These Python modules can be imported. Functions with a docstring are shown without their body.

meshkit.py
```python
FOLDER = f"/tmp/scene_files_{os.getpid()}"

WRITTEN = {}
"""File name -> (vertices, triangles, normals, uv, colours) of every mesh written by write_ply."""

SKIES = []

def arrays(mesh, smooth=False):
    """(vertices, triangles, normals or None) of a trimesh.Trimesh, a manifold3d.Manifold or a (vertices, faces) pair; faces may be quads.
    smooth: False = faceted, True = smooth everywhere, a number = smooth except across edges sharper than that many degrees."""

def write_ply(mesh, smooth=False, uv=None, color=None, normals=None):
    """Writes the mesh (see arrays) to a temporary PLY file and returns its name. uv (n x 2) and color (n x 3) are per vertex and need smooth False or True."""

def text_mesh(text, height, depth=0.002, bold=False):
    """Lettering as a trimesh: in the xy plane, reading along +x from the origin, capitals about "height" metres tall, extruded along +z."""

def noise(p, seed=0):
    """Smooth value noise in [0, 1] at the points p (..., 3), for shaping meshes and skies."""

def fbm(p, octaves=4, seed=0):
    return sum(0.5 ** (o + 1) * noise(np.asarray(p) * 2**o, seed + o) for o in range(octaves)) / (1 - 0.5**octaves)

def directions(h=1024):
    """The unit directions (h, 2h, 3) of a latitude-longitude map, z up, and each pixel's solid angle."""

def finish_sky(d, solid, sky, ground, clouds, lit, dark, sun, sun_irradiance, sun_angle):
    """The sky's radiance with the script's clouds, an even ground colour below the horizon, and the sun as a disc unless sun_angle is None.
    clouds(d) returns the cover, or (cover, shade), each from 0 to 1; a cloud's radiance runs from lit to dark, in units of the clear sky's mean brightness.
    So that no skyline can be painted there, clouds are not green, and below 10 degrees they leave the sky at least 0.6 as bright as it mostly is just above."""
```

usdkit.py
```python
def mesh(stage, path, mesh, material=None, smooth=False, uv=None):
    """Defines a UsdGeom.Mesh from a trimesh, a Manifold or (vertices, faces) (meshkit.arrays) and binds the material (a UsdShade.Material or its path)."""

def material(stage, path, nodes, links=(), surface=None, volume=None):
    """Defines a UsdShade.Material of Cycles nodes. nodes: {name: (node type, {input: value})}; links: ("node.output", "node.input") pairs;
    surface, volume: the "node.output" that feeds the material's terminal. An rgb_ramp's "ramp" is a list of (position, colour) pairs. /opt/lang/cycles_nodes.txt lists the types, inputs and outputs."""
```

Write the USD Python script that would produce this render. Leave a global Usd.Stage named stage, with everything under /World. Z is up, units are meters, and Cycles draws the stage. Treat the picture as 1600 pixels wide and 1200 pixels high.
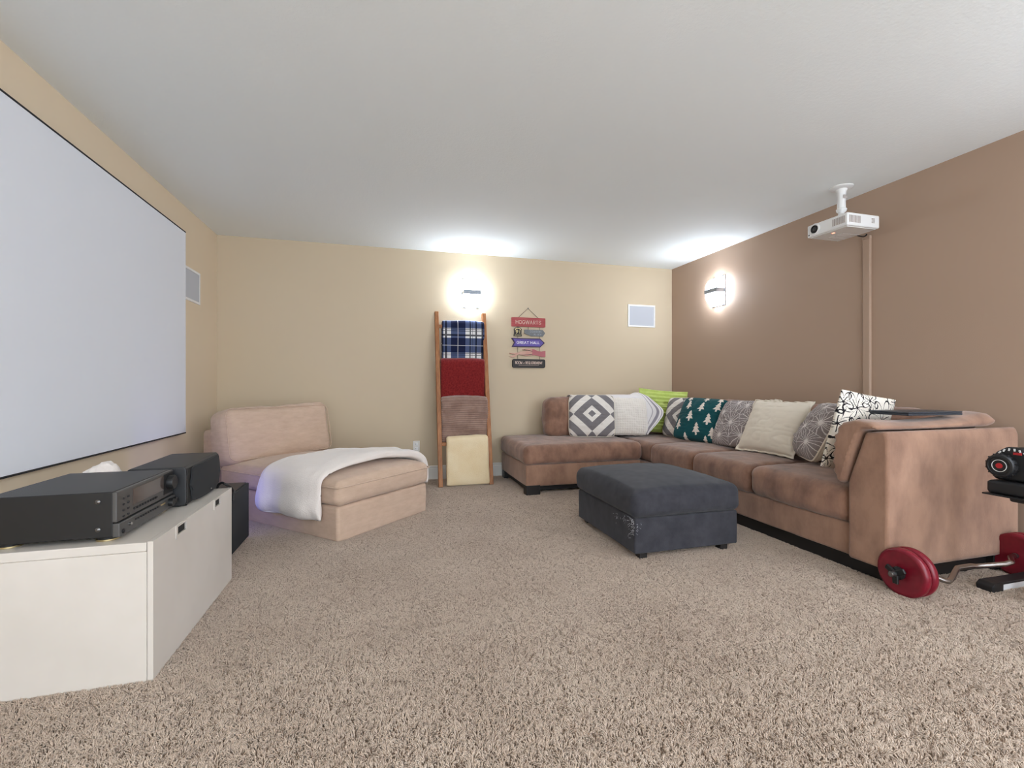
import math, numpy as np, trimesh, shapely, usdkit, meshkit
from shapely.geometry import Polygon
from pxr import Usd, UsdGeom, UsdLux, UsdShade, Sdf, Gf, Vt

stage = Usd.Stage.CreateInMemory()
UsdGeom.SetStageUpAxis(stage, UsdGeom.Tokens.z)
UsdGeom.SetStageMetersPerUnit(stage, 1.0)
UsdGeom.Xform.Define(stage, "/World")

# ------------------------------------------------------------------ camera, light, exposure
YAW, EYE, FPX = math.radians(15.58), 1.02, 726.0
cam = UsdGeom.Camera.Define(stage, "/World/camera")
cam.CreateHorizontalApertureAttr(36.0)
cam.CreateVerticalApertureAttr(27.0)
cam.CreateFocalLengthAttr(36.0 * FPX / 1600.0)
cam.CreateClippingRangeAttr(Gf.Vec2f(0.05, 100.0))
s_, c_ = math.sin(YAW), math.cos(YAW)
cam.AddTransformOp().Set(Gf.Matrix4d(c_, -s_, 0, 0, 0, 0, 1, 0, -s_, -c_, 0, 0, 0, 0, EYE, 1))
EXPOSURE = 1.34
cam.CreateExposureAttr(EXPOSURE)
SCONCE = 17.5                      # strength of the lit glass shades
fill_dome = UsdLux.DomeLight.Define(stage, "/World/added_fill_dome")   # added fill light, enters where the room is left open behind
fill_dome.CreateIntensityAttr(0.60)
fill_dome.CreateColorAttr(Gf.Vec3f(0.91, 1.0, 1.10))

XL, XR, YB, YR, HC = -1.518, 3.456, 5.016, -2.4, 2.44   # left, right, back wall, rear end, ceiling
ZF = -0.008                                             # carpet backing; the pile reaches up to about 0.004


# ------------------------------------------------------------------ helpers
def S(r, g, b):
    x = np.array([r, g, b], float) / 255.0
    return tuple(np.where(x < 0.04045, x / 12.92, ((x + 0.055) / 1.055) ** 2.4))


names = {}


def free(path):
    n = names.get(path, -1) + 1
    names[path] = n
    return path if n == 0 else f"{path}_{n:03d}"


def tag(prim, label=None, cat=None, group=None, kind=None):
    for k, v in (("label", label), ("category", cat), ("group", group), ("kind", kind)):
        if v:
            prim.SetCustomDataByKey(k, v)


def thing(name, label, cat, loc=(0, 0, 0), rot=0.0, group=None):
    p = free("/World/" + name)
    x = UsdGeom.Xform.Define(stage, p)
    x.AddTranslateOp().Set(Gf.Vec3d(*map(float, loc)))
    if rot:
        x.AddRotateZOp().Set(float(rot))
    tag(x.GetPrim(), label, cat, group)
    return p


def obj(parent, name, mesh, mat, smooth=False, col=None, label=None):
    p = free(f"{parent}/{name}")
    m = usdkit.mesh(stage, p, mesh, mat, smooth=True if col is not None else smooth)
    if col is not None:
        UsdGeom.PrimvarsAPI(m).CreatePrimvar("col", Sdf.ValueTypeNames.Color3fArray, "vertex").Set(Vt.Vec3fArray.FromNumpy(np.asarray(col, np.float32)))
    if label:
        m.GetPrim().SetCustomDataByKey("label", label)
    return p


def solo(name, mesh, mat, label, cat, smooth=False, col=None, group=None, kind=None):
    p = obj("/World", name, mesh, mat, smooth, col)
    tag(stage.GetPrimAtPath(p), label, cat, group, kind)
    return p


def mat(name, color, rough=0.6, color2=None, nscale=8.0, detail=3.0, ramp=(0.35, 0.65), bscale=0.0, bheight=0.0, bdetail=3.0, stretch=None, metallic=0.0, sheen=0.0, spec=0.5, coat=0.0, emit=0.0, space="object", attr=None, extra=None):
    n = {"p": ("principled_bsdf", {"base_color": color, "roughness": rough, "metallic": metallic, "sheen_weight": sheen, "sheen_roughness": 0.5, "specular_ior_level": spec, "coat_weight": coat, "coat_roughness": 0.15})}
    l = []
    if emit:
        n["p"][1].update({"emission_color": color, "emission_strength": emit})
    src = None
    if color2 is not None or bscale:
        n["tc"] = ("texture_coordinate", {}) if space == "object" else ("geometry", {})
        src = "tc.object" if space == "object" else "tc.position"
        if stretch:
            n["mp"] = ("mapping", {"mapping_type": "point", "scale": stretch})
            l.append((src, "mp.vector"))
            src = "mp.vector"
    if color2 is not None:
        n["nz"] = ("noise_texture", {"scale": nscale, "detail": detail, "roughness": 0.6})
        n["rp"] = ("rgb_ramp", {"ramp": [(0, color), (ramp[0], color), (ramp[1], color2), (1, color2)]})
        l += [(src, "nz.vector"), ("nz.fac", "rp.fac"), ("rp.color", "p.base_color")]
    if attr:
        n["at"] = ("attribute", {"attribute": attr})
        l.append(("at.color", "p.base_color"))
    if bscale:
        n["bn"] = ("noise_texture", {"scale": bscale, "detail": bdetail, "roughness": 0.6})
        n["bp"] = ("bump", {"strength": 1.0, "distance": bheight})
        l += [(src, "bn.vector"), ("bn.fac", "bp.height"), ("bp.normal", "p.normal")]
    return usdkit.material(stage, "/World/Looks/" + name, n, l, surface="p.BSDF")


def merge(*ms):
    return trimesh.util.concatenate([m for m in ms])


def move(m, d):
    m = m.copy()
    m.apply_translation(d)
    return m


def axis_pts(h, r, n, k=3):
    a = np.tan(np.linspace(math.pi / 4, 0, k + 1))
    lo = -(h - r) - r * a
    flat = np.linspace(-(h - r), h - r, max(n, 1) + 1)
    return np.unique(np.round(np.concatenate([lo, flat, -lo]), 9))


def gridbox(size, r, n=(1, 1, 1), k=3):
    """Rounded box about the origin as a quad grid; returns a merged trimesh."""
    h = np.array(size, float) / 2
    r = min(r, h.min() * 0.999)
    ax = [axis_pts(h[i], r, n[i], k) for i in range(3)]
    V, Fc, off = [], [], 0
    for i in range(3):
        a, b = (i + 1) % 3, (i + 2) % 3
        A, B = np.meshgrid(ax[a], ax[b], indexing="ij")
        for sgn in (-1, 1):
            p = np.zeros(A.shape + (3,))
            p[..., a], p[..., b], p[..., i] = A, B, sgn * h[i]
            V.append(p.reshape(-1, 3))
            na, nb = A.shape
            idx = np.arange(na * nb).reshape(na, nb) + off
            q = np.stack([idx[:-1, :-1], idx[1:, :-1], idx[1:, 1:], idx[:-1, 1:]], -1).reshape(-1, 4)
            if sgn < 0:
                q = q[:, ::-1]
            Fc.append(q)
            off += na * nb
    V, Q = np.vstack(V), np.vstack(Fc)
    inner = np.clip(V, -(h - r), h - r)
    d = V - inner
    V = inner + r * d / np.maximum(np.linalg.norm(d, axis=1, keepdims=True), 1e-12)
    F = np.vstack([Q[:, [0, 1, 2]], Q[:, [0, 2, 3]]])
    m = trimesh.Trimesh(V, F, process=False)
    m.merge_vertices(digits_vertex=6)
    return m


def rbox(x0, x1, y0, y1, z0, z1, r=0.004, k=2):
    m = gridbox((x1 - x0, y1 - y0, z1 - z0), r, (1, 1, 1), k)
    return move(m, ((x0 + x1) / 2, (y0 + y1) / 2, (z0 + z1) / 2))


def box(x0, x1, y0, y1, z0, z1):
    m = trimesh.creation.box((x1 - x0, y1 - y0, z1 - z0))
    return move(m, ((x0 + x1) / 2, (y0 + y1) / 2, (z0 + z1) / 2))


def cushion(x0, x1, y0, y1, z0, z1, r=0.05, crown=0.02, bulge=0.01, wr=0.004, ws=9.0, seed=0, n=None, under=0.0, k=4):
    size = np.array([x1 - x0, y1 - y0, z1 - z0])
    n = n or tuple(int(max(6, s / 0.025)) for s in size)
    m = gridbox(size, r, n, k)
    v = np.array(m.vertices)
    h = size / 2
    q = np.clip(v / h, -1, 1)
    nrm = np.array(m.vertex_normals)
    bx, by, bz = (1 - q[:, 0] ** 2), (1 - q[:, 1] ** 2), (1 - q[:, 2] ** 2)
    v[:, 2] += crown * np.sqrt(np.maximum(bx * by, 0)) * np.clip(q[:, 2], 0, 1) - under * bx * by * np.clip(-q[:, 2], 0, 1)
    v[:, 0] += bulge * by * bz * q[:, 0]
    v[:, 1] += bulge * bx * bz * q[:, 1]
    c = np.array([(x0 + x1) / 2, (y0 + y1) / 2, (z0 + z1) / 2])
    f = meshkit.fbm((v + c) * ws, 3, seed) - 0.5
    g = meshkit.fbm((v + c) * np.array([ws * 3.2, ws * 0.9, ws * 3]), 2, seed + 7) - 0.5
    v += nrm * (wr * 2 * (f + 0.5 * g))[:, None] + c
    m.vertices = v
    return m


def loft(rings, cap=True, closed=True):
    R = np.asarray(rings, float)
    M, N = R.shape[:2]
    idx = np.arange(M * N).reshape(M, N)
    j = np.roll(idx, -1, 1) if closed else idx[:, 1:]
    i = idx if closed else idx[:, :-1]
    a, b, c, d = i[:-1], j[:-1], j[1:], i[1:]
    F = np.concatenate([np.stack([a, b, c], -1).reshape(-1, 3), np.stack([a, c, d], -1).reshape(-1, 3)])
    V = R.reshape(-1, 3)
    if cap and closed:
        V = np.vstack([V, R[0].mean(0), R[-1].mean(0)])
        k0, k1 = M * N, M * N + 1
        F = np.vstack([F, np.stack([np.full(N, k0), np.roll(idx[0], -1), idx[0]], -1), np.stack([np.full(N, k1), idx[-1], np.roll(idx[-1], -1)], -1)])
    m = trimesh.Trimesh(V, F, process=False)
    if closed and cap and m.volume < 0:
        m.invert()
    return m


def spline(pts, n):
    from scipy.interpolate import CubicSpline
    p = np.asarray(pts, float)
    t = np.concatenate([[0], np.cumsum(np.linalg.norm(np.diff(p, axis=0), axis=1))])
    u = np.linspace(0, t[-1], 40 * len(p))
    q = CubicSpline(t, p)(u) if len(p) > 2 else np.stack([np.interp(u, t, p[:, k]) for k in range(p.shape[1])], 1)
    s = np.concatenate([[0], np.cumsum(np.linalg.norm(np.diff(q, axis=0), axis=1))])
    w = np.linspace(0, s[-1], n)
    return np.stack([np.interp(w, s, q[:, k]) for k in range(p.shape[1])], 1)


def tube(path, r, seg=10):
    p = np.asarray(path, float)
    t = np.gradient(p, axis=0)
    t /= np.linalg.norm(t, axis=1, keepdims=True)
    a = np.array([0, 0, 1.0]) if abs(t[0, 2]) < 0.9 else np.array([1.0, 0, 0])
    rings, th = [], np.linspace(0, 2 * math.pi, seg, endpoint=False)
    for i in range(len(p)):
        a = a - t[i] * (a @ t[i])
        a /= np.linalg.norm(a)
        b = np.cross(t[i], a)
        rr = r if np.isscalar(r) else r[i]
        rings.append(p[i] + rr * (np.cos(th)[:, None] * a + np.sin(th)[:, None] * b))
    return loft(rings)


def lathe(prof, axis="z", c=(0, 0, 0), seg=32):
    """prof: (radius, height) pairs from bottom to top."""
    th = np.linspace(0, 2 * math.pi, seg, endpoint=False)
    rings = [np.stack([r * np.cos(th), r * np.sin(th), np.full(seg, h)], 1) for r, h in prof]
    m = loft(rings)
    if axis == "x":
        m.apply_transform(trimesh.transformations.rotation_matrix(math.pi / 2, [0, 1, 0]))
    if axis == "-x":
        m.apply_transform(trimesh.transformations.rotation_matrix(-math.pi / 2, [0, 1, 0]))
    if axis == "-y":
        m.apply_transform(trimesh.transformations.rotation_matrix(math.pi / 2, [1, 0, 0]))
    if axis == "y":
        m.apply_transform(trimesh.transformations.rotation_matrix(-math.pi / 2, [1, 0, 0]))
    m.apply_translation(c)
    return m


def ring2d(poly, n, r=0.0):
    """Resampled outline of a polygon with its corners rounded by r (convex and reflex)."""
    g = Polygon(poly)
    if r:
        g = g.buffer(-r, quad_segs=8).buffer(2 * r, quad_segs=8).buffer(-r, quad_segs=8)
    e = shapely.geometry.polygon.orient(g).exterior
    return np.array([e.interpolate(t, normalized=True).coords[0] for t in np.linspace(0, 1, n, endpoint=False)])


def prism(poly, a0, a1, put, n=72, r=0.01, edge=0.012, steps=6, k=3):
    """Loft of a 2-D outline from a0 to a1 with rounded ends; put(u, v, a) -> xyz arrays."""
    P = ring2d(poly, n, r)
    t = np.roll(P, -1, 0) - np.roll(P, 1, 0)
    t /= np.linalg.norm(t, axis=1, keepdims=True)
    nr = np.stack([t[:, 1], -t[:, 0]], 1)
    rings = []
    sec = [(a0 + edge * (1 - math.sin(x)), edge * (1 - math.cos(x))) for x in np.linspace(0, math.pi / 2, k + 1)]
    sec = [(a0 + edge * (1 - math.cos(x)), edge * (1 - math.sin(x))) for x in np.linspace(0, math.pi / 2, k + 1)]
    sec += [(x, 0) for x in np.linspace(a0 + edge, a1 - edge, steps + 1)[1:-1]]
    sec += [(a1 - edge * (1 - math.cos(x)), edge * (1 - math.sin(x))) for x in np.linspace(math.pi / 2, 0, k + 1)]
    for a, ins in sec:
        q = P - nr * ins
        rings.append(put(q[:, 0], q[:, 1], np.full(n, a)))
    return loft(rings)


def text(tx, h, loc, depth=0.0015, bold=False, squeeze=1.0, width=None):
    """Lettering on a board that faces -Y."""
    m = meshkit.text_mesh(tx, h, depth, bold)
    v = np.array(m.vertices)
    v[:, 0] -= v[:, 0].min()
    if width:
        v[:, 0] *= width / v[:, 0].max()
    v[:, 0] -= v[:, 0].max() / 2
    m.vertices = np.stack([v[:, 0] + loc[0], loc[1] - v[:, 2], v[:, 1] + loc[2]], 1)
    return m


def extr(poly, y0, y1):
    """Polygon in (x, z) extruded from y0 (front) to y1."""
    m = trimesh.creation.extrude_polygon(Polygon(poly) if not hasattr(poly, "area") else poly, y1 - y0, engine="earcut")
    v = np.array(m.vertices)
    return trimesh.Trimesh(np.stack([v[:, 0], y1 - v[:, 2], v[:, 1]], 1), m.faces, process=False)


# ------------------------------------------------------------------ materials
M = {}
M["tan"] = mat("tan_paint", S(205, 187, 159), 0.75, bscale=180, bheight=0.0006, space="world")
M["tan_lit"] = mat("tan_paint_lit", S(219, 200, 172), 0.75, bscale=180, bheight=0.0006, space="world")  # same tan paint, the light on the left wall put into the colour
M["brown"] = mat("brown_paint", S(172, 146, 126), 0.7, bscale=180, bheight=0.0006, space="world")
M["ceil"] = mat("ceiling_paint", S(239, 243, 242), 0.9, bscale=60, bheight=0.0012, space="world")
M["trim"] = mat("white_trim", S(226, 222, 215), 0.45)
M["carpet"] = mat("carpet_backing", S(140, 120, 104), 1.0, S(160, 140, 122), 3, space="world")
M["pile"] = mat("carpet_pile", S(202, 181, 163), 0.95, S(218, 198, 180), 2.2, ramp=(0.3, 0.7), sheen=0.2, spec=0.1, space="world")
M["suede_seat"] = mat("worn_brown_suede", S(112, 82, 68), 0.85, S(158, 120, 99), 6.0, 7.0, (0.30, 0.70), 220, 0.0008, sheen=0.30, spec=0.15, stretch=(1.5, 1.5, 0.9))
M["suede"] = mat("brown_suede", S(128, 96, 79), 0.85, S(162, 126, 104), 5.0, 7.0, (0.28, 0.62), 220, 0.0008, sheen=0.30, spec=0.15, stretch=(1.5, 1.5, 0.9))
M["slate"] = mat("slate_fabric", S(52, 52, 57), 0.95, S(66, 65, 70), 14, 5, (0.3, 0.7), 320, 0.0010, sheen=0.12, spec=0.1)
M["lint"] = mat("frayed_lint", S(168, 168, 172), 1.0)
M["cream"] = mat("beige_linen", S(196, 168, 146), 0.95, S(208, 181, 159), 10, 4, (0.3, 0.7), 260, 0.0012, sheen=0.2, spec=0.1, stretch=(1, 1, 3))
M["throw"] = mat("white_fleece", S(232, 222, 214), 1.0, bscale=140, bheight=0.002, sheen=0.4, spec=0.05)
M["ivory"] = mat("ivory_cotton", S(222, 211, 194), 0.95, bscale=300, bheight=0.001, sheen=0.15, spec=0.1)
M["print"] = mat("printed_cotton", (0.8, 0.8, 0.8), 0.9, attr="col", bscale=300, bheight=0.0006, sheen=0.1, spec=0.1)
M["white_cloth"] = mat("white_waffle_cotton", S(228, 220, 210), 0.95, spec=0.1, sheen=0.2)
M["lime"] = mat("lime_cotton", S(176, 194, 98), 0.9, S(190, 204, 116), 12, spec=0.1, sheen=0.15)
M["cabinet"] = mat("white_laminate", S(211, 203, 193), 0.4, S(217, 209, 200), 3)
M["dark"] = mat("recess_shade", S(30, 28, 26), 0.8)
M["black"] = mat("black_metal", S(22, 22, 23), 0.42, bscale=900, bheight=0.0002)
M["black_wood"] = mat("black_vinyl", S(38, 38, 40), 0.5)
M["grille"] = mat("black_grille_cloth", S(40, 41, 43), 0.9)
M["panel"] = mat("gunmetal_panel", S(92, 91, 90), 0.4, metallic=0.55)
M["display"] = mat("smoked_display", S(72, 62, 57), 0.12)
M["gold"] = mat("gold_ring", S(206, 186, 140), 0.3, metallic=0.9)
M["chrome"] = mat("chrome_steel", S(176, 174, 172), 0.22, metallic=1.0)
M["steel"] = mat("dark_steel", S(110, 108, 106), 0.35, metallic=0.9)
M["screen"] = mat("screen_fabric", S(226, 228, 233), 0.85, spec=0.2)
M["frame"] = mat("black_frame", S(22, 22, 23), 0.6)
M["white_plastic"] = mat("white_plastic", S(232, 231, 229), 0.4)
M["mesh_grey"] = mat("grey_speaker_mesh", S(186, 188, 194), 0.7)
M["nickel"] = mat("brushed_nickel", S(150, 156, 164), 0.4, metallic=0.4)
M["shade"] = mat("lit_opal_glass", (0.89, 1.0, 1.14), 0.3, emit=SCONCE)
M["unseen_shade"] = mat("unseen_sconce_glass", (0.89, 1.0, 1.14), 0.3, emit=SCONCE * 1.6)  # stronger glow for the out-of-view sconces, to brighten the room
M["pine"] = mat("stained_pine", S(140, 86, 46), 0.55, S(176, 118, 70), 5, 5, (0.3, 0.7), stretch=(9, 9, 0.9))
M["red_blanket"] = mat("brick_red_knit", S(110, 26, 27), 0.95, S(134, 38, 37), 60, 2, sheen=0.3, spec=0.1, bscale=160, bheight=0.003)
M["taupe_blanket"] = mat("taupe_plush", S(132, 105, 93), 0.95, S(158, 130, 116), 8, 3, sheen=0.5, spec=0.1)
M["cream_blanket"] = mat("cream_fleece", S(230, 206, 164), 1.0, S(236, 216, 180), 5, sheen=0.3, spec=0.05, bscale=150, bheight=0.002)
M["black_feet"] = mat("black_wood_feet", S(28, 25, 24), 0.45)
M["red_plate"] = mat("red_vinyl_plate", S(112, 15, 33), 0.35, S(124, 20, 39), 30)
M["rubber"] = mat("black_rubber", S(26, 26, 28), 0.5)
M["red_mark"] = mat("red_mark", S(168, 28, 34), 0.5)
M["white_mark"] = mat("white_mark", S(214, 214, 214), 0.6)
M["pink"] = mat("pink_vinyl", S(206, 138, 122), 0.5)
M["laptop"] = mat("slate_lid", S(52, 58, 66), 0.35)
M["s_red"] = mat("red_painted_wood", S(160, 66, 68), 0.7, S(176, 80, 80), 6, stretch=(1, 1, 12))
M["s_black"] = mat("black_painted_wood", S(42, 36, 34), 0.6)
M["s_grey"] = mat("grey_painted_wood", S(118, 120, 122), 0.7)
M["s_purple"] = mat("purple_painted_wood", S(98, 82, 158), 0.65)
M["s_purple_edge"] = mat("dark_purple_edge", S(66, 48, 84), 0.7)
M["s_pink"] = mat("pink_carved_wood", S(196, 146, 132), 0.7, S(206, 166, 148), 9)
M["s_sleeve"] = mat("rose_sleeve_paint", S(178, 104, 108), 0.7)
M["s_gold"] = mat("gold_paint", S(222, 204, 148), 0.6)
M["s_pale"] = mat("pale_letter_paint", S(214, 190, 176), 0.7)
M["s_white"] = mat("white_letter_paint", S(226, 222, 232), 0.7)
M["rope"] = mat("grey_cord", S(120, 108, 96), 0.9)
M["blue_led"] = mat("blue_led", (0.18, 0.2, 1.0), 0.3, emit=130.0)
M["red_led"] = mat("red_standby_light", (1.0, 0.25, 0.15), 0.3, emit=1.2)
M["lens"] = mat("lens_glass", S(16, 17, 22), 0.05, coat=1.0)
M["vent"] = mat("vent_shadow_grey", S(176, 166, 160), 0.6)  # shade of the vents, seams and slot put into the colour


# ------------------------------------------------------------------ setting
def struct(name, mesh, m, label, cat, smooth=False):
    return solo(name, mesh, m, label, cat, smooth, kind="structure")


floor = struct("floor", box(XL - 0.12, XR + 0.12, YR, YB + 0.12, ZF - 0.1, ZF), M["carpet"], "beige shag carpeted floor of the whole room", "floor")
struct("ceiling", box(XL - 0.12, XR + 0.12, YR, YB + 0.12, HC, HC + 0.1), M["ceil"], "flat off-white painted ceiling over the whole room", "ceiling")
struct("wall_left", box(XL - 0.12, XL, YR, YB, ZF - 0.1, HC), M["tan_lit"], "tan painted wall behind the projection screen, lightened in colour for the light on it", "wall")
struct("wall_back", box(XL - 0.12, XR + 0.12, YB, YB + 0.12, ZF - 0.1, HC), M["tan"], "tan painted wall behind the ladder and hanging signs", "wall")
struct("wall_right", box(XR, XR + 0.12, YR, YB, ZF - 0.1, HC), M["brown"], "brown painted accent wall beside the sectional sofa", "wall")


def board(p0, p1, nrm):
    """Baseboard along p0-p1 with a stepped, bevelled top."""
    prof = [(0, -0.006), (0.014, -0.006), (0.014, 0.115), (0.010, 0.124), (0.010, 0.138), (0.004, 0.148), (0, 0.148)]
    p0, p1, nrm = (np.array([*p, 0.0]) for p in (p0, p1, nrm))
    return loft([[p + nrm * a + np.array([0, 0, b]) for a, b in prof] for p in (p0, p1)])


struct("baseboard_left", board((XL, YR), (XL, YB - 0.015), (1, 0)), M["trim"], "white baseboard along the screen wall", "baseboard")
struct("baseboard_back", board((XL, YB), (XR, YB), (0, -1)), M["trim"], "white baseboard along the wall behind the ladder", "baseboard")
struct("baseboard_right", board((XR, YR), (XR, YB - 0.015), (-1, 0)), M["trim"], "white baseboard along the brown wall", "baseboard")


# shag pile: three tiles of curved yarn ends, repeated over the floor that is in view
def pile_tile(seed, size=0.4, n=9500):
    rg = np.random.default_rng(seed)
    p = rg.uniform(-size / 2, size / 2, (n, 2))
    q = np.c_[p, np.full(n, seed * 3.7)]
    ang = (meshkit.noise(q * np.array([30, 30, 1]), seed) * 2.6 + meshkit.noise(q * np.array([60, 60, 1]), seed + 5) * 1.5) * 2 * math.pi
    lean = np.stack([np.cos(ang), np.sin(ang)], 1) * (0.22 + 0.55 * meshkit.noise(q * np.array([45, 45, 1]), seed + 9))[:, None] + rg.normal(0, 0.3, (n, 2))
    L = 0.0125 + 0.0045 * meshkit.noise(q * np.array([80, 80, 1]), seed + 3) + rg.normal(0, 0.001, n)
    R = rg.uniform(0.0016, 0.0026, n)
    th = np.arange(3) * 2 * math.pi / 3
    V = np.zeros((n, 7, 3))
    a0 = rg.uniform(0, 6.28, n)
    for k in range(3):
        c, s = np.cos(a0 + th[k]), np.sin(a0 + th[k])
        V[:, k, 0], V[:, k, 1], V[:, k, 2] = p[:, 0] + R * 0.7 * c, p[:, 1] + R * 0.7 * s, 0
        V[:, 3 + k, 0], V[:, 3 + k, 1], V[:, 3 + k, 2] = p[:, 0] + lean[:, 0] * L * 0.4 + R * c, p[:, 1] + lean[:, 1] * L * 0.4 + R * s, L * 0.68
    V[:, 6, :2] = p + lean * L[:, None] * 0.95
    V[:, 6, 2] = L * 0.95
    f = []
    for k in range(3):
        j = (k + 1) % 3
        f += [[k, j, 3 + j], [k, 3 + j, 3 + k], [3 + k, 3 + j, 6]]
    F = (np.arange(n)[:, None, None] * 7 + np.array(f)[None]).reshape(-1, 3)
    return trimesh.Trimesh(V.reshape(-1, 3), F, process=False)


pi = UsdGeom.PointInstancer.Define(stage, floor + "/carpet_pile")
tag(pi.GetPrim(), "shaggy beige carpet pile", kind="stuff")
for k in range(3):
    usdkit.mesh(stage, f"{floor}/carpet_pile/tuft_tile_{k + 1:03d}", pile_tile(k + 1), M["pile"], smooth=True)
    pi.CreatePrototypesRel().AddTarget(f"{floor}/carpet_pile/tuft_tile_{k + 1:03d}")
rg = np.random.default_rng(5)
pos, ids, quat = [], [], []
for x in np.arange(XL + 0.2, XR, 0.4):
    for y in np.arange(0.5, YB - 0.05, 0.4):
        x_, y_ = min(x, XR - 0.2), min(y, YB - 0.2)
        pos.append(Gf.Vec3f(float(x_), float(y_), ZF - 0.001))
        ids.append(int(rg.integers(3)))
        a = rg.integers(4) * math.pi / 4
        quat.append(Gf.Quath(float(math.cos(a)), 0, 0, float(math.sin(a))))
pi.CreatePositionsAttr(pos)
pi.CreateProtoIndicesAttr(ids)
pi.CreateOrientationsAttr(quat)

# ------------------------------------------------------------------ projection screen and wall speakers
t = thing("projection_screen", "large white projection screen with thin black frame on the left wall", "screen", (XL, 2.795, 0.634))
y0, y1, h = -1.405, 1.405, 1.58
obj(t, "screen_surface", box(0.012, 0.030, y0 + 0.004, y1 - 0.002, 0.008, h - 0.006), M["screen"])
for a in ((y0, y1, 0, 0.009), (y0, y1, h - 0.008, h)):
    obj(t, "frame_rail", rbox(0.0, 0.034, *a, 0.002), M["frame"], 30)
obj(t, "frame_stile", box(0.0, 0.031, y1 - 0.002, y1, 0, h), M["screen"])
obj(t, "frame_stile", box(0.0, 0.031, y0, y0 + 0.006, 0, h), M["frame"])


def wall_speaker(label, loc, rot):
    t = thing("wall_speaker", label, "speaker", loc, rot, "flush speakers in the walls")
    w, h = 0.1835, 0.134
    o, i = [(-w, -h), (w, -h), (w, h), (-w, h)], [(-w + 0.018, -h + 0.018), (w - 0.018, -h + 0.018), (w - 0.018, h - 0.018), (-w + 0.018, h - 0.018)]
    obj(t, "speaker_frame", extr(Polygon(o, [i[::-1]]), -0.010, 0.0), M["white_plastic"])
    obj(t, "speaker_grille", rbox(-w + 0.017, w - 0.017, -0.007, 0.0, -h + 0.017, h - 0.017, 0.003), M["mesh_grey"], 30)


wall_speaker("rectangular white-framed grey speaker flush in the back wall near the right corner", (3.03, YB, 1.845), 0)
wall_speaker("rectangular white-framed grey speaker flush in the left wall just past the screen", (XL, 4.384, 1.832), 90)


# ------------------------------------------------------------------ wall sconces (lit)
def sconce(label, loc, rot, shade="shade"):
    """Local: the wall is the plane y = 0, the room lies at -y."""
    t = thing("wall_sconce", label, "wall lamp", loc, rot, "lit wall sconces")
    obj(t, "back_plate", rbox(-0.100, 0.100, -0.006, 0.0, -0.158, 0.158, 0.002), M["nickel"], 30)
    th = np.linspace(-1, 1, 25)
    # bowed glass: a D in side view, set a little off the plate
    d = lambda s: 0.006 + 0.100 * np.sqrt(np.maximum(0, 1 - np.abs(s) ** 2.4))
    out = [(-d(s), 0.146 * s) for s in th]
    poly = out + [(-0.006, 0.146), (-0.006, -0.146)]
    obj(t, "glass_shade", prism(poly, -0.088, 0.088, lambda u, v, a: np.stack([a, u, v], 1), 90, 0.003, 0.004, 2, 2), M[shade], 40)
    b = 0.021
    m = merge(rbox(-0.0925, 0.0925, -0.111, -0.107, -b, b, 0.001), rbox(-0.0925, -0.0885, -0.110, -0.004, -b, b, 0.001), rbox(0.0885, 0.0925, -0.110, -0.004, -b, b, 0.001))
    obj(t, "band", m, M["nickel"], 30)
    for sx in (-0.07, 0.07):
        for sz in (-0.150, 0.150):
            obj(t, "clip", rbox(sx - 0.008, sx + 0.008, -0.022, -0.002, sz - 0.004, sz + 0.004, 0.002), M["nickel"], 30)


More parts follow.
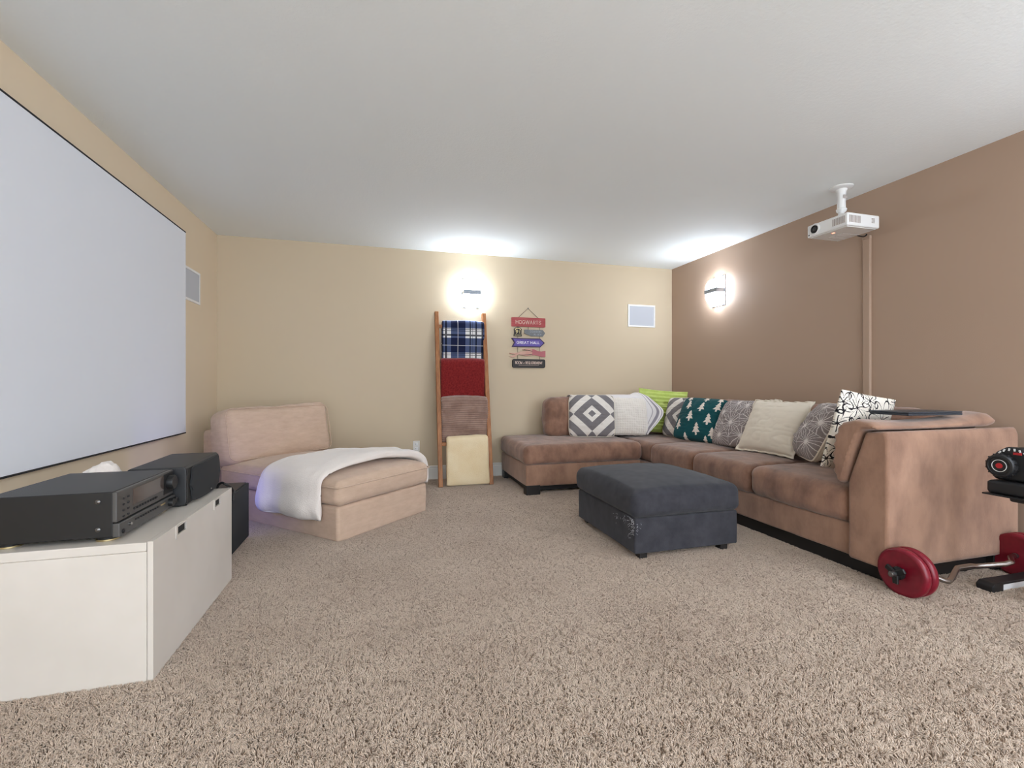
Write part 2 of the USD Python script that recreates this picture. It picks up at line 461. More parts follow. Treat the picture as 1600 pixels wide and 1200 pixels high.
sconce("lit opal glass wall sconce on the tan wall above the blanket ladder", (0.927, YB, 2.006), 0)
sconce("lit opal glass wall sconce on the brown wall near the back corner", (XR, 4.18, 2.006), -90)
for y, where in ((0.35, "out of view beside the camera, lighting the sofa arm"), (-0.45, "just behind the camera, added as fill"), (-1.25, "well behind the camera, added as fill"), (-2.05, "at the rear of the room, added as fill")):
    sconce(f"lit opal glass wall sconce on the brown wall {where}", (XR, y, 2.006), -90, "unseen_shade")  # all out of view, those behind the camera added as fill

# ------------------------------------------------------------------ projector and raceway
t = thing("projector", "white ceiling-mounted video projector with round lens by the brown wall", "projector", (3.165, 2.565, 2.09))
obj(t, "body", rbox(-0.145, 0.145, -0.155, 0.155, 0.004, 0.093, 0.010, 3), M["white_plastic"], 40)
obj(t, "bottom_cover", rbox(-0.130, 0.130, -0.140, 0.140, 0.0, 0.006, 0.002), M["white_plastic"], 30)
obj(t, "lamp_cover", rbox(-0.02, 0.125, -0.02, 0.09, -0.0025, 0.002, 0.002), M["white_plastic"], 30)
for k in range(3):
    obj(t, "cover_seam", box(-0.022, 0.127, -0.021 + k * 0.055, -0.019 + k * 0.055, -0.003, 0.001), M["vent"])
obj(t, "standby_light", box(-0.092, -0.078, -0.012, 0.004, -0.002, 0.002), M["red_led"])
obj(t, "lens_surround", lathe([(0.034, 0), (0.040, 0.002), (0.042, 0.006), (0.036, 0.012), (0.030, 0.012), (0.028, 0.006)], "-x", (-0.143, 0.088, 0.050)), M["white_plastic"], 40)
obj(t, "lens_barrel", lathe([(0.027, 0), (0.027, 0.014), (0.024, 0.016), (0.020, 0.010)], "-x", (-0.143, 0.088, 0.050)), M["rubber"], 40)
obj(t, "lens", lathe([(0.021, 0), (0.020, 0.009), (0.014, 0.013), (0.006, 0.0148), (0.001, 0.015)], "-x", (-0.143, 0.088, 0.050)), M["lens"], True)
for k in range(8):
    obj(t, "vent_slat", rbox(-0.1475, -0.143, -0.138 + k * 0.012, -0.131 + k * 0.012, 0.026, 0.074, 0.001), M["vent"], 30)
for k in range(8):
    obj(t, "vent_slat", rbox(-0.130 + k * 0.013, -0.122 + k * 0.013, -0.1575, -0.153, 0.026, 0.074, 0.001), M["vent"], 30)
for k in range(4):
    obj(t, "vent_slat", rbox(0.070, 0.098, -0.1575, -0.153, 0.036 + k * 0.009, 0.041 + k * 0.009, 0.001), M["vent"], 30)
obj(t, "sensor_window", lathe([(0.005, 0), (0.005, 0.003), (0.002, 0.004)], "-x", (-0.143, 0.138, 0.020), 16), M["rubber"], 30)
for dx, dy in ((-0.07, -0.06), (0.07, -0.06), (0, 0.08)):
    obj(t, "mount_arm", tube(spline([(0.03, 0.03, 0.135), (0.03 + dx * 0.5, 0.03 + dy * 0.5, 0.12), (0.03 + dx, 0.03 + dy, 0.09)], 10), 0.008, 8), M["white_plastic"], 40)
obj(t, "swivel_joint", lathe([(0.012, 0.10), (0.030, 0.115), (0.036, 0.135), (0.022, 0.150), (0.018, 0.165), (0.030, 0.175), (0.034, 0.19), (0.026, 0.2)], c=(0.03, 0.03, 0)), M["white_plastic"], 40)
obj(t, "mount_column", lathe([(0.027, 0.19), (0.026, 0.27), (0.030, 0.318), (0.038, 0.336)], c=(0.03, 0.03, 0)), M["white_plastic"], 40)
obj(t, "cable_slot", rbox(0.014, 0.046, -0.001, 0.004, 0.262, 0.288, 0.003), M["vent"], 30)
obj(t, "ceiling_plate", lathe([(0.040, 0.333), (0.066, 0.338), (0.074, 0.346), (0.074, 0.350)], c=(0.03, 0.03, 0), seg=40), M["white_plastic"], 40)
solo("projector_cable", tube(spline([(3.30, 2.59, 2.125), (3.335, 2.592, 2.108), (3.38, 2.597, 2.104), (3.425, 2.598, 2.11), (3.440, 2.598, 2.125)], 30), 0.005, 8), M["rubber"], "short black cable from the projector down into the wall raceway", "cable", True)
t = thing("cable_raceway", "narrow vertical cable raceway running down the brown wall below the projector", "cable cover", (XR, 2.598, 0.0))
obj(t, "cover_channel", rbox(-0.024, 0, -0.025, 0.025, 0.16, 2.10, 0.004), M["brown"], 30)
obj(t, "end_cap", rbox(-0.026, 0, -0.027, 0.027, 2.085, 2.112, 0.004), M["brown"], 30)

# ------------------------------------------------------------------ hanging sign boards
t = thing("hanging_sign", "column of small painted wooden direction boards hung on cord from the back wall", "sign", (1.585, YB, 1.2))
X = lambda x: x - 1.585
Z = lambda z: z - 1.2
ya, yb = -0.020, -0.006
for px, zz in (((1.468, 1.585), (1.766, 1.873)), ((1.703, 1.585), (1.766, 1.873))):
    obj(t, "hanging_cord", tube([(X(px[0]), -0.013, Z(zz[0])), (X(px[1]), -0.008, Z(zz[1]))], 0.0028, 6), M["rope"])
obj(t, "nail", lathe([(0.004, 0), (0.004, 0.012), (0.007, 0.013), (0.006, 0.016)], "-y", (0, 0, Z(1.874)), 12), M["steel"], 30)
for xx, za, zb in ((1.462, 1.30, 1.67), (1.722, 1.30, 1.67), (1.585, 1.63, 1.67)):
    obj(t, "cord", tube([(X(xx), -0.012, Z(za)), (X(xx), -0.012, Z(zb))], 0.0026, 6), M["rope"])
b = obj(t, "red_board", prism([(X(1.389), Z(1.665)), (X(1.789), Z(1.663)), (X(1.789), Z(1.768)), (X(1.389), Z(1.768))], ya, yb, lambda u, v, a: np.stack([u, a, v], 1), 60, 0.002, 0.002, 1, 2), M["s_red"], 30, label="red board lettered HOGWARTS")
obj(b, "lettering", text("HOGWARTS", 0.043, (0.0, ya, Z(1.694)), width=0.30), M["s_pale"])
arch = [(1.416, 1.556), (1.508, 1.556), (1.508, 1.575), (1.503, 1.578), (1.503, 1.622)] + [(1.462 + 0.046 * math.cos(a), 1.622 + 0.036 * math.sin(a)) for a in np.linspace(0.1, math.pi - 0.1, 11)] + [(1.421, 1.622), (1.421, 1.578), (1.416, 1.575)]
b = obj(t, "arched_plaque", extr([(X(x), Z(z)) for x, z in arch], ya, yb), M["s_black"], label="small black and gold arched plaque numbered 9 3/4")
band = Polygon([(X(1.462) + 0.038 * math.cos(a), Z(1.622) + 0.029 * math.sin(a)) for a in np.linspace(0.15, math.pi - 0.15, 13)] + [(X(1.462) + 0.028 * math.cos(a), Z(1.622) + 0.019 * math.sin(a)) for a in np.linspace(math.pi - 0.15, 0.15, 13)])
obj(b, "gold_arch", extr(band, ya - 0.001, ya + 0.002), M["s_gold"])
obj(b, "numeral", text("9", 0.040, (X(1.450), ya, Z(1.586)), bold=True), M["s_gold"])
obj(b, "numeral", merge(text("3", 0.018, (X(1.482), ya, Z(1.610))), text("4", 0.018, (X(1.482), ya, Z(1.586))), extr([(X(1.473), Z(1.6055)), (X(1.492), Z(1.6055)), (X(1.492), Z(1.608)), (X(1.473), Z(1.608))], ya - 0.0015, ya)), M["s_gold"])
obj(b, "base_line", extr([(X(1.425), Z(1.566)), (X(1.499), Z(1.566)), (X(1.499), Z(1.570)), (X(1.425), Z(1.570))], ya - 0.0012, ya + 0.001), M["s_gold"])
b = obj(t, "grey_arrow_board", extr([(X(x), Z(z)) for x, z in ((1.540, 1.633), (1.757, 1.633), (1.786, 1.597), (1.757, 1.559), (1.622, 1.559), (1.540, 1.590))], ya, yb), M["s_grey"], label="small grey arrow board with two lines of worn lettering")
obj(b, "lettering", merge(text("DIAGON", 0.020, (X(1.672), ya, Z(1.602)), width=0.135), text("ALLEY", 0.020, (X(1.694), ya, Z(1.570)), width=0.095)), mat("faded_letter_paint", S(168, 174, 180), 0.8))
arrow = [(1.388, 1.535), (1.726, 1.535), (1.781, 1.486), (1.726, 1.436), (1.392, 1.436), (1.420, 1.486)]
b = obj(t, "purple_arrow_board", extr([(X(x), Z(z)) for x, z in arrow], ya, yb), M["s_purple_edge"], label="purple arrow board lettered GREAT HALL")
obj(b, "painted_face", extr(Polygon([(X(x), Z(z)) for x, z in arrow]).buffer(-0.010, join_style="mitre"), ya - 0.001, ya + 0.002), M["s_purple"])
obj(b, "lettering", text("GREAT HALL", 0.030, (X(1.582), ya - 0.001, Z(1.471)), bold=True, width=0.272), M["s_white"])
hand = [(1.788, 1.398), (1.74, 1.388), (1.70, 1.392), (1.655, 1.410), (1.60, 1.420), (1.545, 1.417), (1.515, 1.409), (1.52, 1.402), (1.565, 1.401), (1.545, 1.388), (1.49, 1.383), (1.47, 1.374), (1.42, 1.368), (1.365, 1.368), (1.37, 1.358), (1.43, 1.353), (1.385, 1.334), (1.36, 1.326), (1.385, 1.318), (1.42, 1.320), (1.46, 1.346), (1.50, 1.345), (1.55, 1.335), (1.60, 1.338), (1.655, 1.346), (1.70, 1.340), (1.745, 1.326), (1.788, 1.326)]
hp = Polygon([(X(x), Z(z)) for x, z in hand]).buffer(0)
b = obj(t, "pointing_hand_board", extr(hp, ya, yb), M["s_pink"], label="pink carved board shaped as a pointing hand")
obj(b, "sleeve", extr(hp.intersection(shapely.box(X(1.63), -1, X(1.83), 1)), ya - 0.003, ya + 0.002), M["s_sleeve"])
obj(b, "finger_line", merge(tube(spline([(X(1.53), ya, Z(1.405)), (X(1.585), ya, Z(1.400)), (X(1.62), ya, Z(1.392)), (X(1.64), ya, Z(1.38))], 12), 0.0028, 6), tube(spline([(X(1.47), ya, Z(1.352)), (X(1.53), ya, Z(1.345)), (X(1.57), ya, Z(1.350)), (X(1.63), ya, Z(1.356))], 12), 0.0025, 6)), M["s_black"])
r_ = 0.022
bb = shapely.box(X(1.398) + r_, Z(1.202) + r_, X(1.787) - r_, Z(1.300) - r_).buffer(r_)
b = obj(t, "black_board", extr(bb, ya, yb), M["s_black"], label="black board with rounded ends lettered ROOM OF REQUIREMENT")
obj(b, "lettering", merge(text("ROOM", 0.029, (X(1.471), ya, Z(1.245)), bold=True, width=0.083), text("of", 0.014, (X(1.5325), ya, Z(1.248)), width=0.020), text("REQUIREMENT", 0.029, (X(1.652), ya, Z(1.245)), bold=True, width=0.205)), M["s_pale"])
obj(b, "underline", extr([(X(1.47), Z(1.232)), (X(1.71), Z(1.232)), (X(1.71), Z(1.2345)), (X(1.47), Z(1.2345))], ya - 0.0012, ya + 0.001), M["s_pale"])

# ------------------------------------------------------------------ blanket ladder
LY = lambda z: 4.600 + z / 1.785 * 0.37
t = thing("blanket_ladder", "stained pine blanket ladder leaning against the back wall", "ladder", (0.81, 4.6, 0))
for xc in (0.553, 1.064):
    th = math.atan2(0.37, 1.785)
    m = gridbox((0.042, 0.050, 1.823), 0.004, (1, 1, 6), 2)
    m.apply_transform(trimesh.transformations.rotation_matrix(-th, [1, 0, 0]))
    m = trimesh.intersections.slice_mesh_plane(move(m, (xc - 0.81, 0.185 + 0.004, 0.8925)), [0, 0, 1], [0, 0, ZF + 0.003], cap=True)
    obj(t, "rail", m, M["pine"], 30)
RZ = (1.63, 1.222, 0.812, 0.415)
for z in RZ:
    obj(t, "rung", move(gridbox((0.50, 0.022, 0.036), 0.006, (2, 1, 1), 2), (0, LY(z) - 4.6, z)), M["pine"], 30)


def folded(z, w, thick, zf, zb, xc, seed, flare=0.0, nr=36, npth=70, wav=0.006, lean=0.0, cr=0.0):
    """Folded blanket hung over the rung at height z: front fold down to zf, back down to zb. Returns mesh and (u, v, front) per vertex."""
    yc, a = LY(z), thick / 2 + 0.016
    arc = [(yc - a * math.cos(x), z + 0.012 + (a + 0.004) * math.sin(x)) for x in np.linspace(0.0, math.pi, 9)]
    path = spline([(yc - a - lean, zf), (yc - a - lean * 0.6, (zf + z) / 2)] + arc + [(yc + a, (zb + z) / 2), (yc + a, zb)], npth)
    tt = np.gradient(path, axis=0)
    tt /= np.linalg.norm(tt, axis=1, keepdims=True)
    nn = np.stack([-tt[:, 1], tt[:, 0]], 1)
    s = np.concatenate([[0], np.cumsum(np.linalg.norm(np.diff(path, axis=0), axis=1))])
    flat = np.linspace(-1, 1, nr)
    e = np.linspace(math.pi / 2, -math.pi / 2, 7)[1:-1]
    hx, ht = w / 2 - thick / 2, thick / 2
    sec = np.array([(f * hx, ht) for f in flat] + [(hx + ht * math.cos(x), ht * math.sin(x)) for x in e] + [(f * hx, -ht) for f in flat[::-1]] + [(-hx - ht * math.cos(x), -ht * math.sin(x)) for x in e])
    rings, uv = [], []
    for i in range(npth):
        endk = min(i, npth - 1 - i)
        k = 1.0 if endk > 3 else math.sqrt(1 - (1 - (endk + 0.4) / 4.4) ** 2)
        wob = wav * (meshkit.noise(np.array([sec[:, 0] * 9 + seed, np.full(len(sec), s[i] * 6), np.full(len(sec), seed * 1.3)]).T, seed) - 0.5) * 2
        top = np.clip((path[i, 1] - z + 0.03) / 0.06, 0, 1)
        sag = cr * (1 - (sec[:, 0] / (w / 2)) ** 2) * top
        fl = 1 + flare * np.clip(1 - s[i] / (z - zf), -0.5, 1)
        off = nn[i][None] * (sec[:, 1] * k + wob * min(1, (0.25 + s[i])))[:, None]
        rings.append(np.stack([xc + sec[:, 0] * fl + 0.35 * wob, path[i, 0] + off[:, 0], path[i, 1] + off[:, 1] + sag], 1))
        uv.append(np.stack([sec[:, 0], np.full(len(sec), s[i]), np.sign(sec[:, 1])], 1))
    m = loft(rings)
    uv = np.vstack(uv + [uv[0].mean(0), uv[-1].mean(0)])
    return m, uv


def plaid(uv):
    """Navy, white and steel-blue tartan in print."""
    navy, white, blue, dk = (np.array(S(*c)) for c in ((28, 34, 62), (226, 224, 222), (88, 100, 134), (18, 20, 34)))
    def bands(x, seq, period):
        x = np.mod(x, period)
        out = np.zeros(len(x))
        for a, b, v in seq:
            out[(x >= a) & (x < b)] = v
        return out
    P, none = 0.255, 9.0
    x, y = uv[:, 0] + 1.0, uv[:, 1] - 0.055
    wx = bands(x, [(0.785, 0.865, 1), (1.015, 1.20, 1)], none)
    wy = bands(y, [(0.0, 0.10, 1)], P)
    c = white[None] * (wx * wy)[:, None] + blue[None] * (wx * (1 - wy) + (1 - wx) * wy)[:, None] * 0.8 + navy[None] * ((1 - wx) * (1 - wy))[:, None]
    lx = bands(x, [(0.80, 0.822, 1), (1.062, 1.076, 1), (1.090, 1.094, 1), (1.125, 1.140, 1), (1.19, 1.205, 1)], none)
    ly = bands(y, [(0.020, 0.034, 1), (0.066, 0.078, 1), (0.088, 0.093, 1)], P)
    tx = bands(x, [(0.936, 0.941, 1)], none)
    ty = bands(y, [(0.172, 0.177, 1)], P)
    k = np.maximum(lx, ly)[:, None]
    c = c * (1 - 0.88 * k) + dk[None] * 0.88 * k
    k = np.maximum(tx, ty)[:, None]
    return c * (1 - 0.7 * k) + white[None] * 0.7 * k


m, uv = folded(RZ[0], 0.452, 0.030, 1.20, 1.24, 0.832, 3, nr=130, npth=150, wav=0.004, cr=0.010)
solo("blanket", m, M["print"], "navy and white plaid blanket folded over the top ladder rung", "blanket", col=plaid(uv), group="blankets on the ladder")
m, uv = folded(RZ[1], 0.468, 0.036, 0.80, 0.84, 0.812, 5, wav=0.005, cr=0.006)
solo("blanket", m, M["red_blanket"], "brick red knitted blanket folded over the second ladder rung", "blanket", True, group="blankets on the ladder")
m, uv = folded(RZ[2], 0.482, 0.044, 0.415, 0.44, 0.815, 8, wav=0.006, cr=0.012, npth=160)
v = np.array(m.vertices)
n_ = np.array(m.vertex_normals)
m.vertices = v + n_ * (0.0035 * np.sin(uv[:, 1] * 2 * math.pi / 0.021 + 3 * (meshkit.noise(v * 9, 2) - 0.5)))[:, None]
solo("blanket", m, M["taupe_blanket"], "taupe ribbed plush blanket folded over the third ladder rung", "blanket", True, group="blankets on the ladder")
m, uv = folded(RZ[3], 0.425, 0.046, 0.012, 0.05, 0.830, 11, flare=0.03, wav=0.010, lean=0.05, cr=0.010)
solo("blanket", m, M["cream_blanket"], "cream fleece blanket folded over the bottom ladder rung", "blanket", True, group="blankets on the ladder")

t = thing("wall_outlet", "small white electrical outlet low on the back wall left of the ladder", "outlet", (0.345, YB, 0.36))
obj(t, "cover_plate", rbox(-0.036, 0.036, -0.006, 0, -0.058, 0.058, 0.003), M["trim"], 30)
for z in (-0.024, 0.024):
    s = obj(t, "socket", rbox(-0.016, 0.016, -0.009, -0.004, z - 0.014, z + 0.014, 0.003), M["white_plastic"], 30)
    for x in (-0.006, 0.006):
        obj(s, "slot", box(x - 0.0012, x + 0.0012, -0.0094, -0.008, z - 0.004, z + 0.005), M["dark"])

# ------------------------------------------------------------------ beige chaise lounge in the left corner
t = thing("chaise_lounge", "beige linen slipcovered chaise lounge set diagonally in the left corner", "chaise lounge", (-0.276, 3.177, 0), 44.5)
obj(t, "base_skirt", cushion(0.0, 0.872, 0.0, 1.60, ZF, 0.226, 0.022, 0, 0.006, 0.004, 7, 21, (30, 44, 10)), M["cream"], True)
obj(t, "seat_cushion", cushion(-0.012, 0.884, -0.015, 1.36, 0.226, 0.385, 0.045, 0.062, 0.012, 0.004, 6, 22, (34, 50, 8)), M["cream"], True)
pp = np.array([[0.004, -0.008], [0.868, -0.008], [0.868, 1.30], [0.004, 1.30]])
ppt = ring2d(np.array([[-0.022, -0.024], [0.894, -0.024], [0.894, 1.36], [-0.022, 1.36]]), 160, 0.035)
obj(t, "piping", tube(np.c_[np.vstack([ppt, ppt[:1]]), np.full(161, 0.352)], 0.0045, 6), M["cream"], True)
obj(t, "back_frame", cushion(-0.005, 0.877, 1.44, 1.62, ZF, 0.645, 0.03, 0.004, 0.006, 0.004, 6, 24, (30, 8, 24)), M["cream"], True)
m = cushion(-0.035, 0.905, -0.13, 0.12, -0.225, 0.225, 0.060, 0.012, 0.020, 0.008, 7, 27, (40, 12, 22))
v = np.array(m.vertices)
v[:, 2] += np.where(v[:, 0] > 0.43, 0.02, 0.034) * np.clip((v[:, 0] - 0.43) / 0.5, -1, 1) ** 3 * np.clip(v[:, 2] / 0.2, 0, 1) - 0.012 * np.exp(-((v[:, 0] - 0.40) / 0.25) ** 2) * (v[:, 2] > 0)
m.vertices = v
m.apply_transform(trimesh.transformations.rotation_matrix(-0.18, [1, 0, 0]))
bc = obj(t, "back_cushion", move(m, (0, 1.335, 0.600)), M["cream"], True)
for zz in (-0.20, 0.20):
    pr = ring2d(np.array([[-0.03, -0.20], [0.90, -0.20], [0.90, 0.205], [-0.03, 0.205]]), 120, 0.05)
m = tube(np.c_[np.vstack([pr, pr[:1]])[:, 0], np.full(121, -0.128), np.vstack([pr, pr[:1]])[:, 1]], 0.004, 6)
m.apply_transform(trimesh.transformations.rotation_matrix(-0.18, [1, 0, 0]))
obj(bc, "piping", move(m, (0, 1.335, 0.600)), M["cream"], True)

# the white throw across it, in the chaise's own frame
def chaise_throw():
    prof = [(-0.055, 0.135), (-0.062, 0.22), (-0.058, 0.31), (-0.040, 0.395), (0.03, 0.437), (0.18, 0.468), (0.36, 0.480), (0.55, 0.482), (0.72, 0.466), (0.86, 0.445), (0.940, 0.402), (0.968, 0.33), (0.965, 0.20)]
    path = spline(prof, 90)
    tt = np.gradient(path, axis=0)
    tt /= np.linalg.norm(tt, axis=1, keepdims=True)
    nn = np.stack([-tt[:, 1], tt[:, 0]], 1)
    rings = []
    th = np.linspace(0, 2 * math.pi, 72, endpoint=False)
    for i, (x, z) in enumerate(path):
        f = i / 89
        lo = 0.10 + 0.035 * math.sin(f * 3.0) - 0.03 * f
        hi = 0.72 - 0.24 * f + 0.05 * math.sin(f * 5 + 1)
        T = 0.032 + 0.026 * math.exp(-((f - 0.02) / 0.07) ** 2) - 0.006 * f + 0.016 * math.exp(-((f - 1) / 0.22) ** 2)
        endk = min(i, 89 - i)
        k = 1 if endk > 5 else math.sqrt(max(0.02, 1 - (1 - (endk + 0.3) / 6.3) ** 2))
        yy = (lo + hi) / 2 + (hi - lo) / 2 * np.sign(np.cos(th)) * np.abs(np.cos(th)) ** 0.45
        dd = T * k * np.sign(np.sin(th)) * np.abs(np.sin(th)) ** 0.6
        p = np.stack([np.full(72, f * 5), yy * 7, np.sign(dd)], 1)
        w = (meshkit.fbm(p * np.array([1, 1.3, 1]), 4, 4) - 0.5) * 0.045 + 0.010 * np.sin(yy * 30 + 5 * f) * max(0, 1 - f * 3)
        d = dd + np.where(dd > 0, w, 0.3 * w)
        rings.append(np.stack([x + nn[i, 0] * d, yy, z + nn[i, 1] * d], 1))
    return loft(rings)


m = chaise_throw()
m.apply_transform(trimesh.transformations.rotation_matrix(math.radians(44.5), [0, 0, 1]))
solo("throw_blanket", move(m, (-0.276, 3.177, 0)), M["throw"], "white fleece throw draped across the foot of the beige chaise", "blanket", True)

# ------------------------------------------------------------------ white media cabinet and what stands on it
t = thing("media_cabinet", "low white laminate media cabinet with notched drawer front below the screen", "cabinet", (-0.76, 1.87, 0))
obj(t, "carcass", rbox(-0.50, -0.019, 0.002, 0.866, ZF, 0.445, 0.002), M["cabinet"], 30)
obj(t, "top_panel", rbox(-0.502, -0.019, 0.0, 0.868, 0.4455, 0.477, 0.003), M["cabinet"], 30)
# drawer front with two notched grips along its top edge (local y from 0 to 0.868)
fr = shapely.box(0.002, ZF, 0.866, 0.479)
for a, b in ((0.196, 0.276), (0.612, 0.680)):
    fr = fr.difference(shapely.box(a, 0.440, b, 0.470))
g = trimesh.creation.extrude_polygon(fr, 0.017, engine="earcut")
v = np.array(g.vertices)
df = obj(t, "drawer_front", trimesh.Trimesh(np.stack([v[:, 2] - 0.017, v[:, 0], v[:, 1]], 1), g.faces), M["cabinet"])
for a, b in ((0.196, 0.276), (0.612, 0.680)):
    ri = shapely.box(a - 0.016, 0.426, b + 0.016, 0.477).buffer(-0.006).buffer(0.006).difference(shapely.box(a, 0.440, b, 0.470))
    g = trimesh.creation.extrude_polygon(ri, 0.004, engine="earcut")
    v = np.array(g.vertices)
    obj(df, "grip_rim", trimesh.Trimesh(np.stack([v[:, 2] - 0.001, v[:, 0], v[:, 1]], 1), g.faces), M["cabinet"])
    obj(df, "grip_shade", box(-0.0165, -0.0035, a + 0.0002, b - 0.0002, 0.4402, 0.4698), M["dark"])  # dark block painted in for the shade inside the drawer

t = thing("av_receiver", "black stereo receiver with grey front panel on the white cabinet", "receiver", (-1.06, 2.128, 0.477))
y0, y1 = -0.222, 0.222
obj(t, "case", rbox(-0.19, 0.168, y0, y1, 0.016, 0.172, 0.004), M["black"], 30)
fp = obj(t, "front_panel", rbox(0.166, 0.180, y0 - 0.001, y1 + 0.001, 0.066, 0.170, 0.003), M["panel"], 30)
obj(t, "lower_panel", rbox(0.166, 0.188, y0 - 0.001, y1 + 0.001, 0.014, 0.063, 0.004), M["panel"], 30)
obj(fp, "display_window", rbox(0.178, 0.182, -0.118, 0.128, 0.100, 0.160, 0.002), M["display"], 30)
obj(fp, "window_strip", rbox(0.178, 0.1815, 0.130, 0.218, 0.078, 0.164, 0.002), M["frame"], 30)
for k in range(9):
    obj(fp, "button", rbox(0.178, 0.184, -0.112 + k * 0.021, -0.099 + k * 0.021, 0.082, 0.090, 0.001), M["rubber"], 30)
for i in range(2):
    for j in range(4):
        obj(fp, "button", rbox(0.178, 0.1835, -0.187 + i * 0.032, -0.176 + i * 0.032, 0.074 + j * 0.021, 0.080 + j * 0.021, 0.001), M["rubber"], 30)
for k in range(10):
    obj(t, "preset_button", rbox(0.186, 0.1925, -0.120 + k * 0.019, -0.110 + k * 0.019, 0.045, 0.051, 0.001), M["rubber"], 30)
obj(t, "volume_knob", lathe([(0.030, 0), (0.030, 0.020), (0.027, 0.024), (0.001, 0.024)], "x", (0.180, 0.178, 0.124)), M["black"], 40)
obj(t, "input_knob", lathe([(0.017, 0), (0.017, 0.016), (0.015, 0.019), (0.001, 0.019)], "x", (0.186, 0.165, 0.040)), M["black"], 40)
obj(t, "selector_knob", lathe([(0.013, 0), (0.013, 0.014), (0.011, 0.016), (0.001, 0.016)], "x", (0.186, 0.203, 0.040)), M["black"], 40)
obj(t, "headphone_jack", lathe([(0.008, 0), (0.008, 0.003), (0.004, 0.003), (0.003, 0.0005)], "x", (0.1878, -0.200, 0.030), 20), M["rubber"], 30)
obj(t, "power_switch", lathe([(0.006, 0), (0.006, 0.008), (0.004, 0.010)], "x", (0.187, -0.160, 0.044), 16), M["chrome"], 30)
obj(t, "badge", rbox(0.187, 0.189, 0.085, 0.125, 0.044, 0.050, 0.0008), M["gold"], 30)
for y in (y0 - 0.004, y1 + 0.004):
    for z in (0.045, 0.140):
        obj(t, "side_screw", lathe([(0.008, 0), (0.008, 0.003), (0.004, 0.0055), (0.0005, 0.006)], "-y" if y < 0 else "y", (0.125, y0 + 0.001 if y < 0 else y1 - 0.001, z), 16), M["steel"], 40)
for x in (-0.14, 0.135):
    for y in (-0.18, 0.18):
        f = obj(t, "foot", lathe([(0.030, 0.004), (0.031, 0.016), (0.029, 0.018)], c=(x, y, 0)), M["black"], 40)
        obj(f, "gold_ring", lathe([(0.028, 0.0), (0.0335, 0.001), (0.0335, 0.006), (0.030, 0.0065)], c=(x, y, 0)), M["gold"], 40)

t = thing("center_speaker", "black center channel speaker lying beside the receiver on the white cabinet", "speaker", (-0.95, 2.605, 0.477), 2)
cab = [(-0.115, 0.012), (-0.10, 0.002), (0.09, 0.002), (0.105, 0.014), (0.105, 0.166), (0.095, 0.176), (-0.11, 0.176), (-0.115, 0.168)]
obj(t, "cabinet_body", prism(cab, -0.240, 0.235, lambda u, v, a: np.stack([u, a, v], 1), 80, 0.004, 0.006, 2, 2), M["black_wood"], 30)
obj(t, "baffle", rbox(0.103, 0.107, -0.232, 0.228, 0.010, 0.168, 0.002), M["frame"], 30)
ys = np.linspace(-0.205, 0.232, 24)
gr = []
for y in ys:
    q = (y - 0.0135) / 0.2185
    ed = 0.078 * math.sqrt(max(0.0, 1 - abs(q) ** 14)) + 0.002
    xo = 0.128 - 0.018 * q * q
    gr.append([(0.108, y, 0.089 - ed), (xo, y, 0.089 - ed), (xo + 0.004, y, 0.089 - ed * 0.5), (xo + 0.005, y, 0.089), (xo + 0.004, y, 0.089 + ed * 0.5), (xo, y, 0.089 + ed), (0.108, y, 0.089 + ed)])
g = obj(t, "front_grille", loft(gr), M["grille"], 40)
obj(g, "badge", rbox(0.131, 0.1345, 0.005, 0.017, 0.022, 0.029, 0.0012), M["chrome"], 30)
for z in (0.010,):
    obj(t, "foot", lathe([(0.010, 0.0), (0.011, 0.004)], c=(0.09, -0.215, 0.0), seg=16), M["rubber"], 40)
    obj(t, "foot", lathe([(0.010, 0.0), (0.011, 0.004)], c=(0.09, 0.2, 0.0), seg=16), M["rubber"], 40)

m = trimesh.creation.icosphere(4, 1.0)
v = np.array(m.vertices)
v = v * (0.75 + 0.7 * meshkit.fbm(v * 2.2 + 3, 4, 12))[:, None] * np.array([0.075, 0.085, 0.100])
v[:, 2] = np.maximum(v[:, 2] + 0.088, 0.001)
m.vertices = v + np.array([-1.165, 2.425, 0.477])
solo("crumpled_cloth", m, M["throw"], "crumpled white cloth on the cabinet behind the receiver", "cloth", True)

t = thing("subwoofer", "black box subwoofer on the carpet behind the white cabinet", "subwoofer", (-1.03, 3.245, 0))
obj(t, "cabinet_body", rbox(-0.18, 0.165, -0.185, 0.185, 0.012, 0.372, 0.006), M["black_wood"], 30)
obj(t, "front_grille", rbox(0.165, 0.180, -0.182, 0.182, 0.016, 0.369, 0.006), M["grille"], 30)
for x in (-0.14, 0.14):
    for y in (-0.15, 0.15):
        obj(t, "foot", lathe([(0.016, ZF), (0.018, 0.013)], c=(x, y, 0), seg=18), M["rubber"], 40)
obj(t, "amplifier_plate", rbox(-0.10, 0.10, 0.184, 0.190, 0.08, 0.32, 0.003), M["black"], 30)
obj(t, "unseen_blue_light", lathe([(0.014, 0), (0.014, 0.006), (0.010, 0.010), (0.001, 0.012)], "y", (-0.04, 0.189, 0.285), 20), M["blue_led"], True, label="blue light out of view on the far side, lighting the chaise")  # out of view, placed to throw blue on the chaise
lp = spline([(-0.845, 2.752, 0.30), (-0.835, 2.756, 0.46), (-0.822, 2.752, 0.497), (-0.80, 2.735, 0.505), (-0.785, 2.72, 0.500), (-0.775, 2.732, 0.489), (-0.765, 2.757, 0.470), (-0.762, 2.764, 0.40)], 60)
solo("speaker_cable", tube(lp, 0.006, 8), M["rubber"], "short loop of black cable over the far corner of the white cabinet", "cable", True)

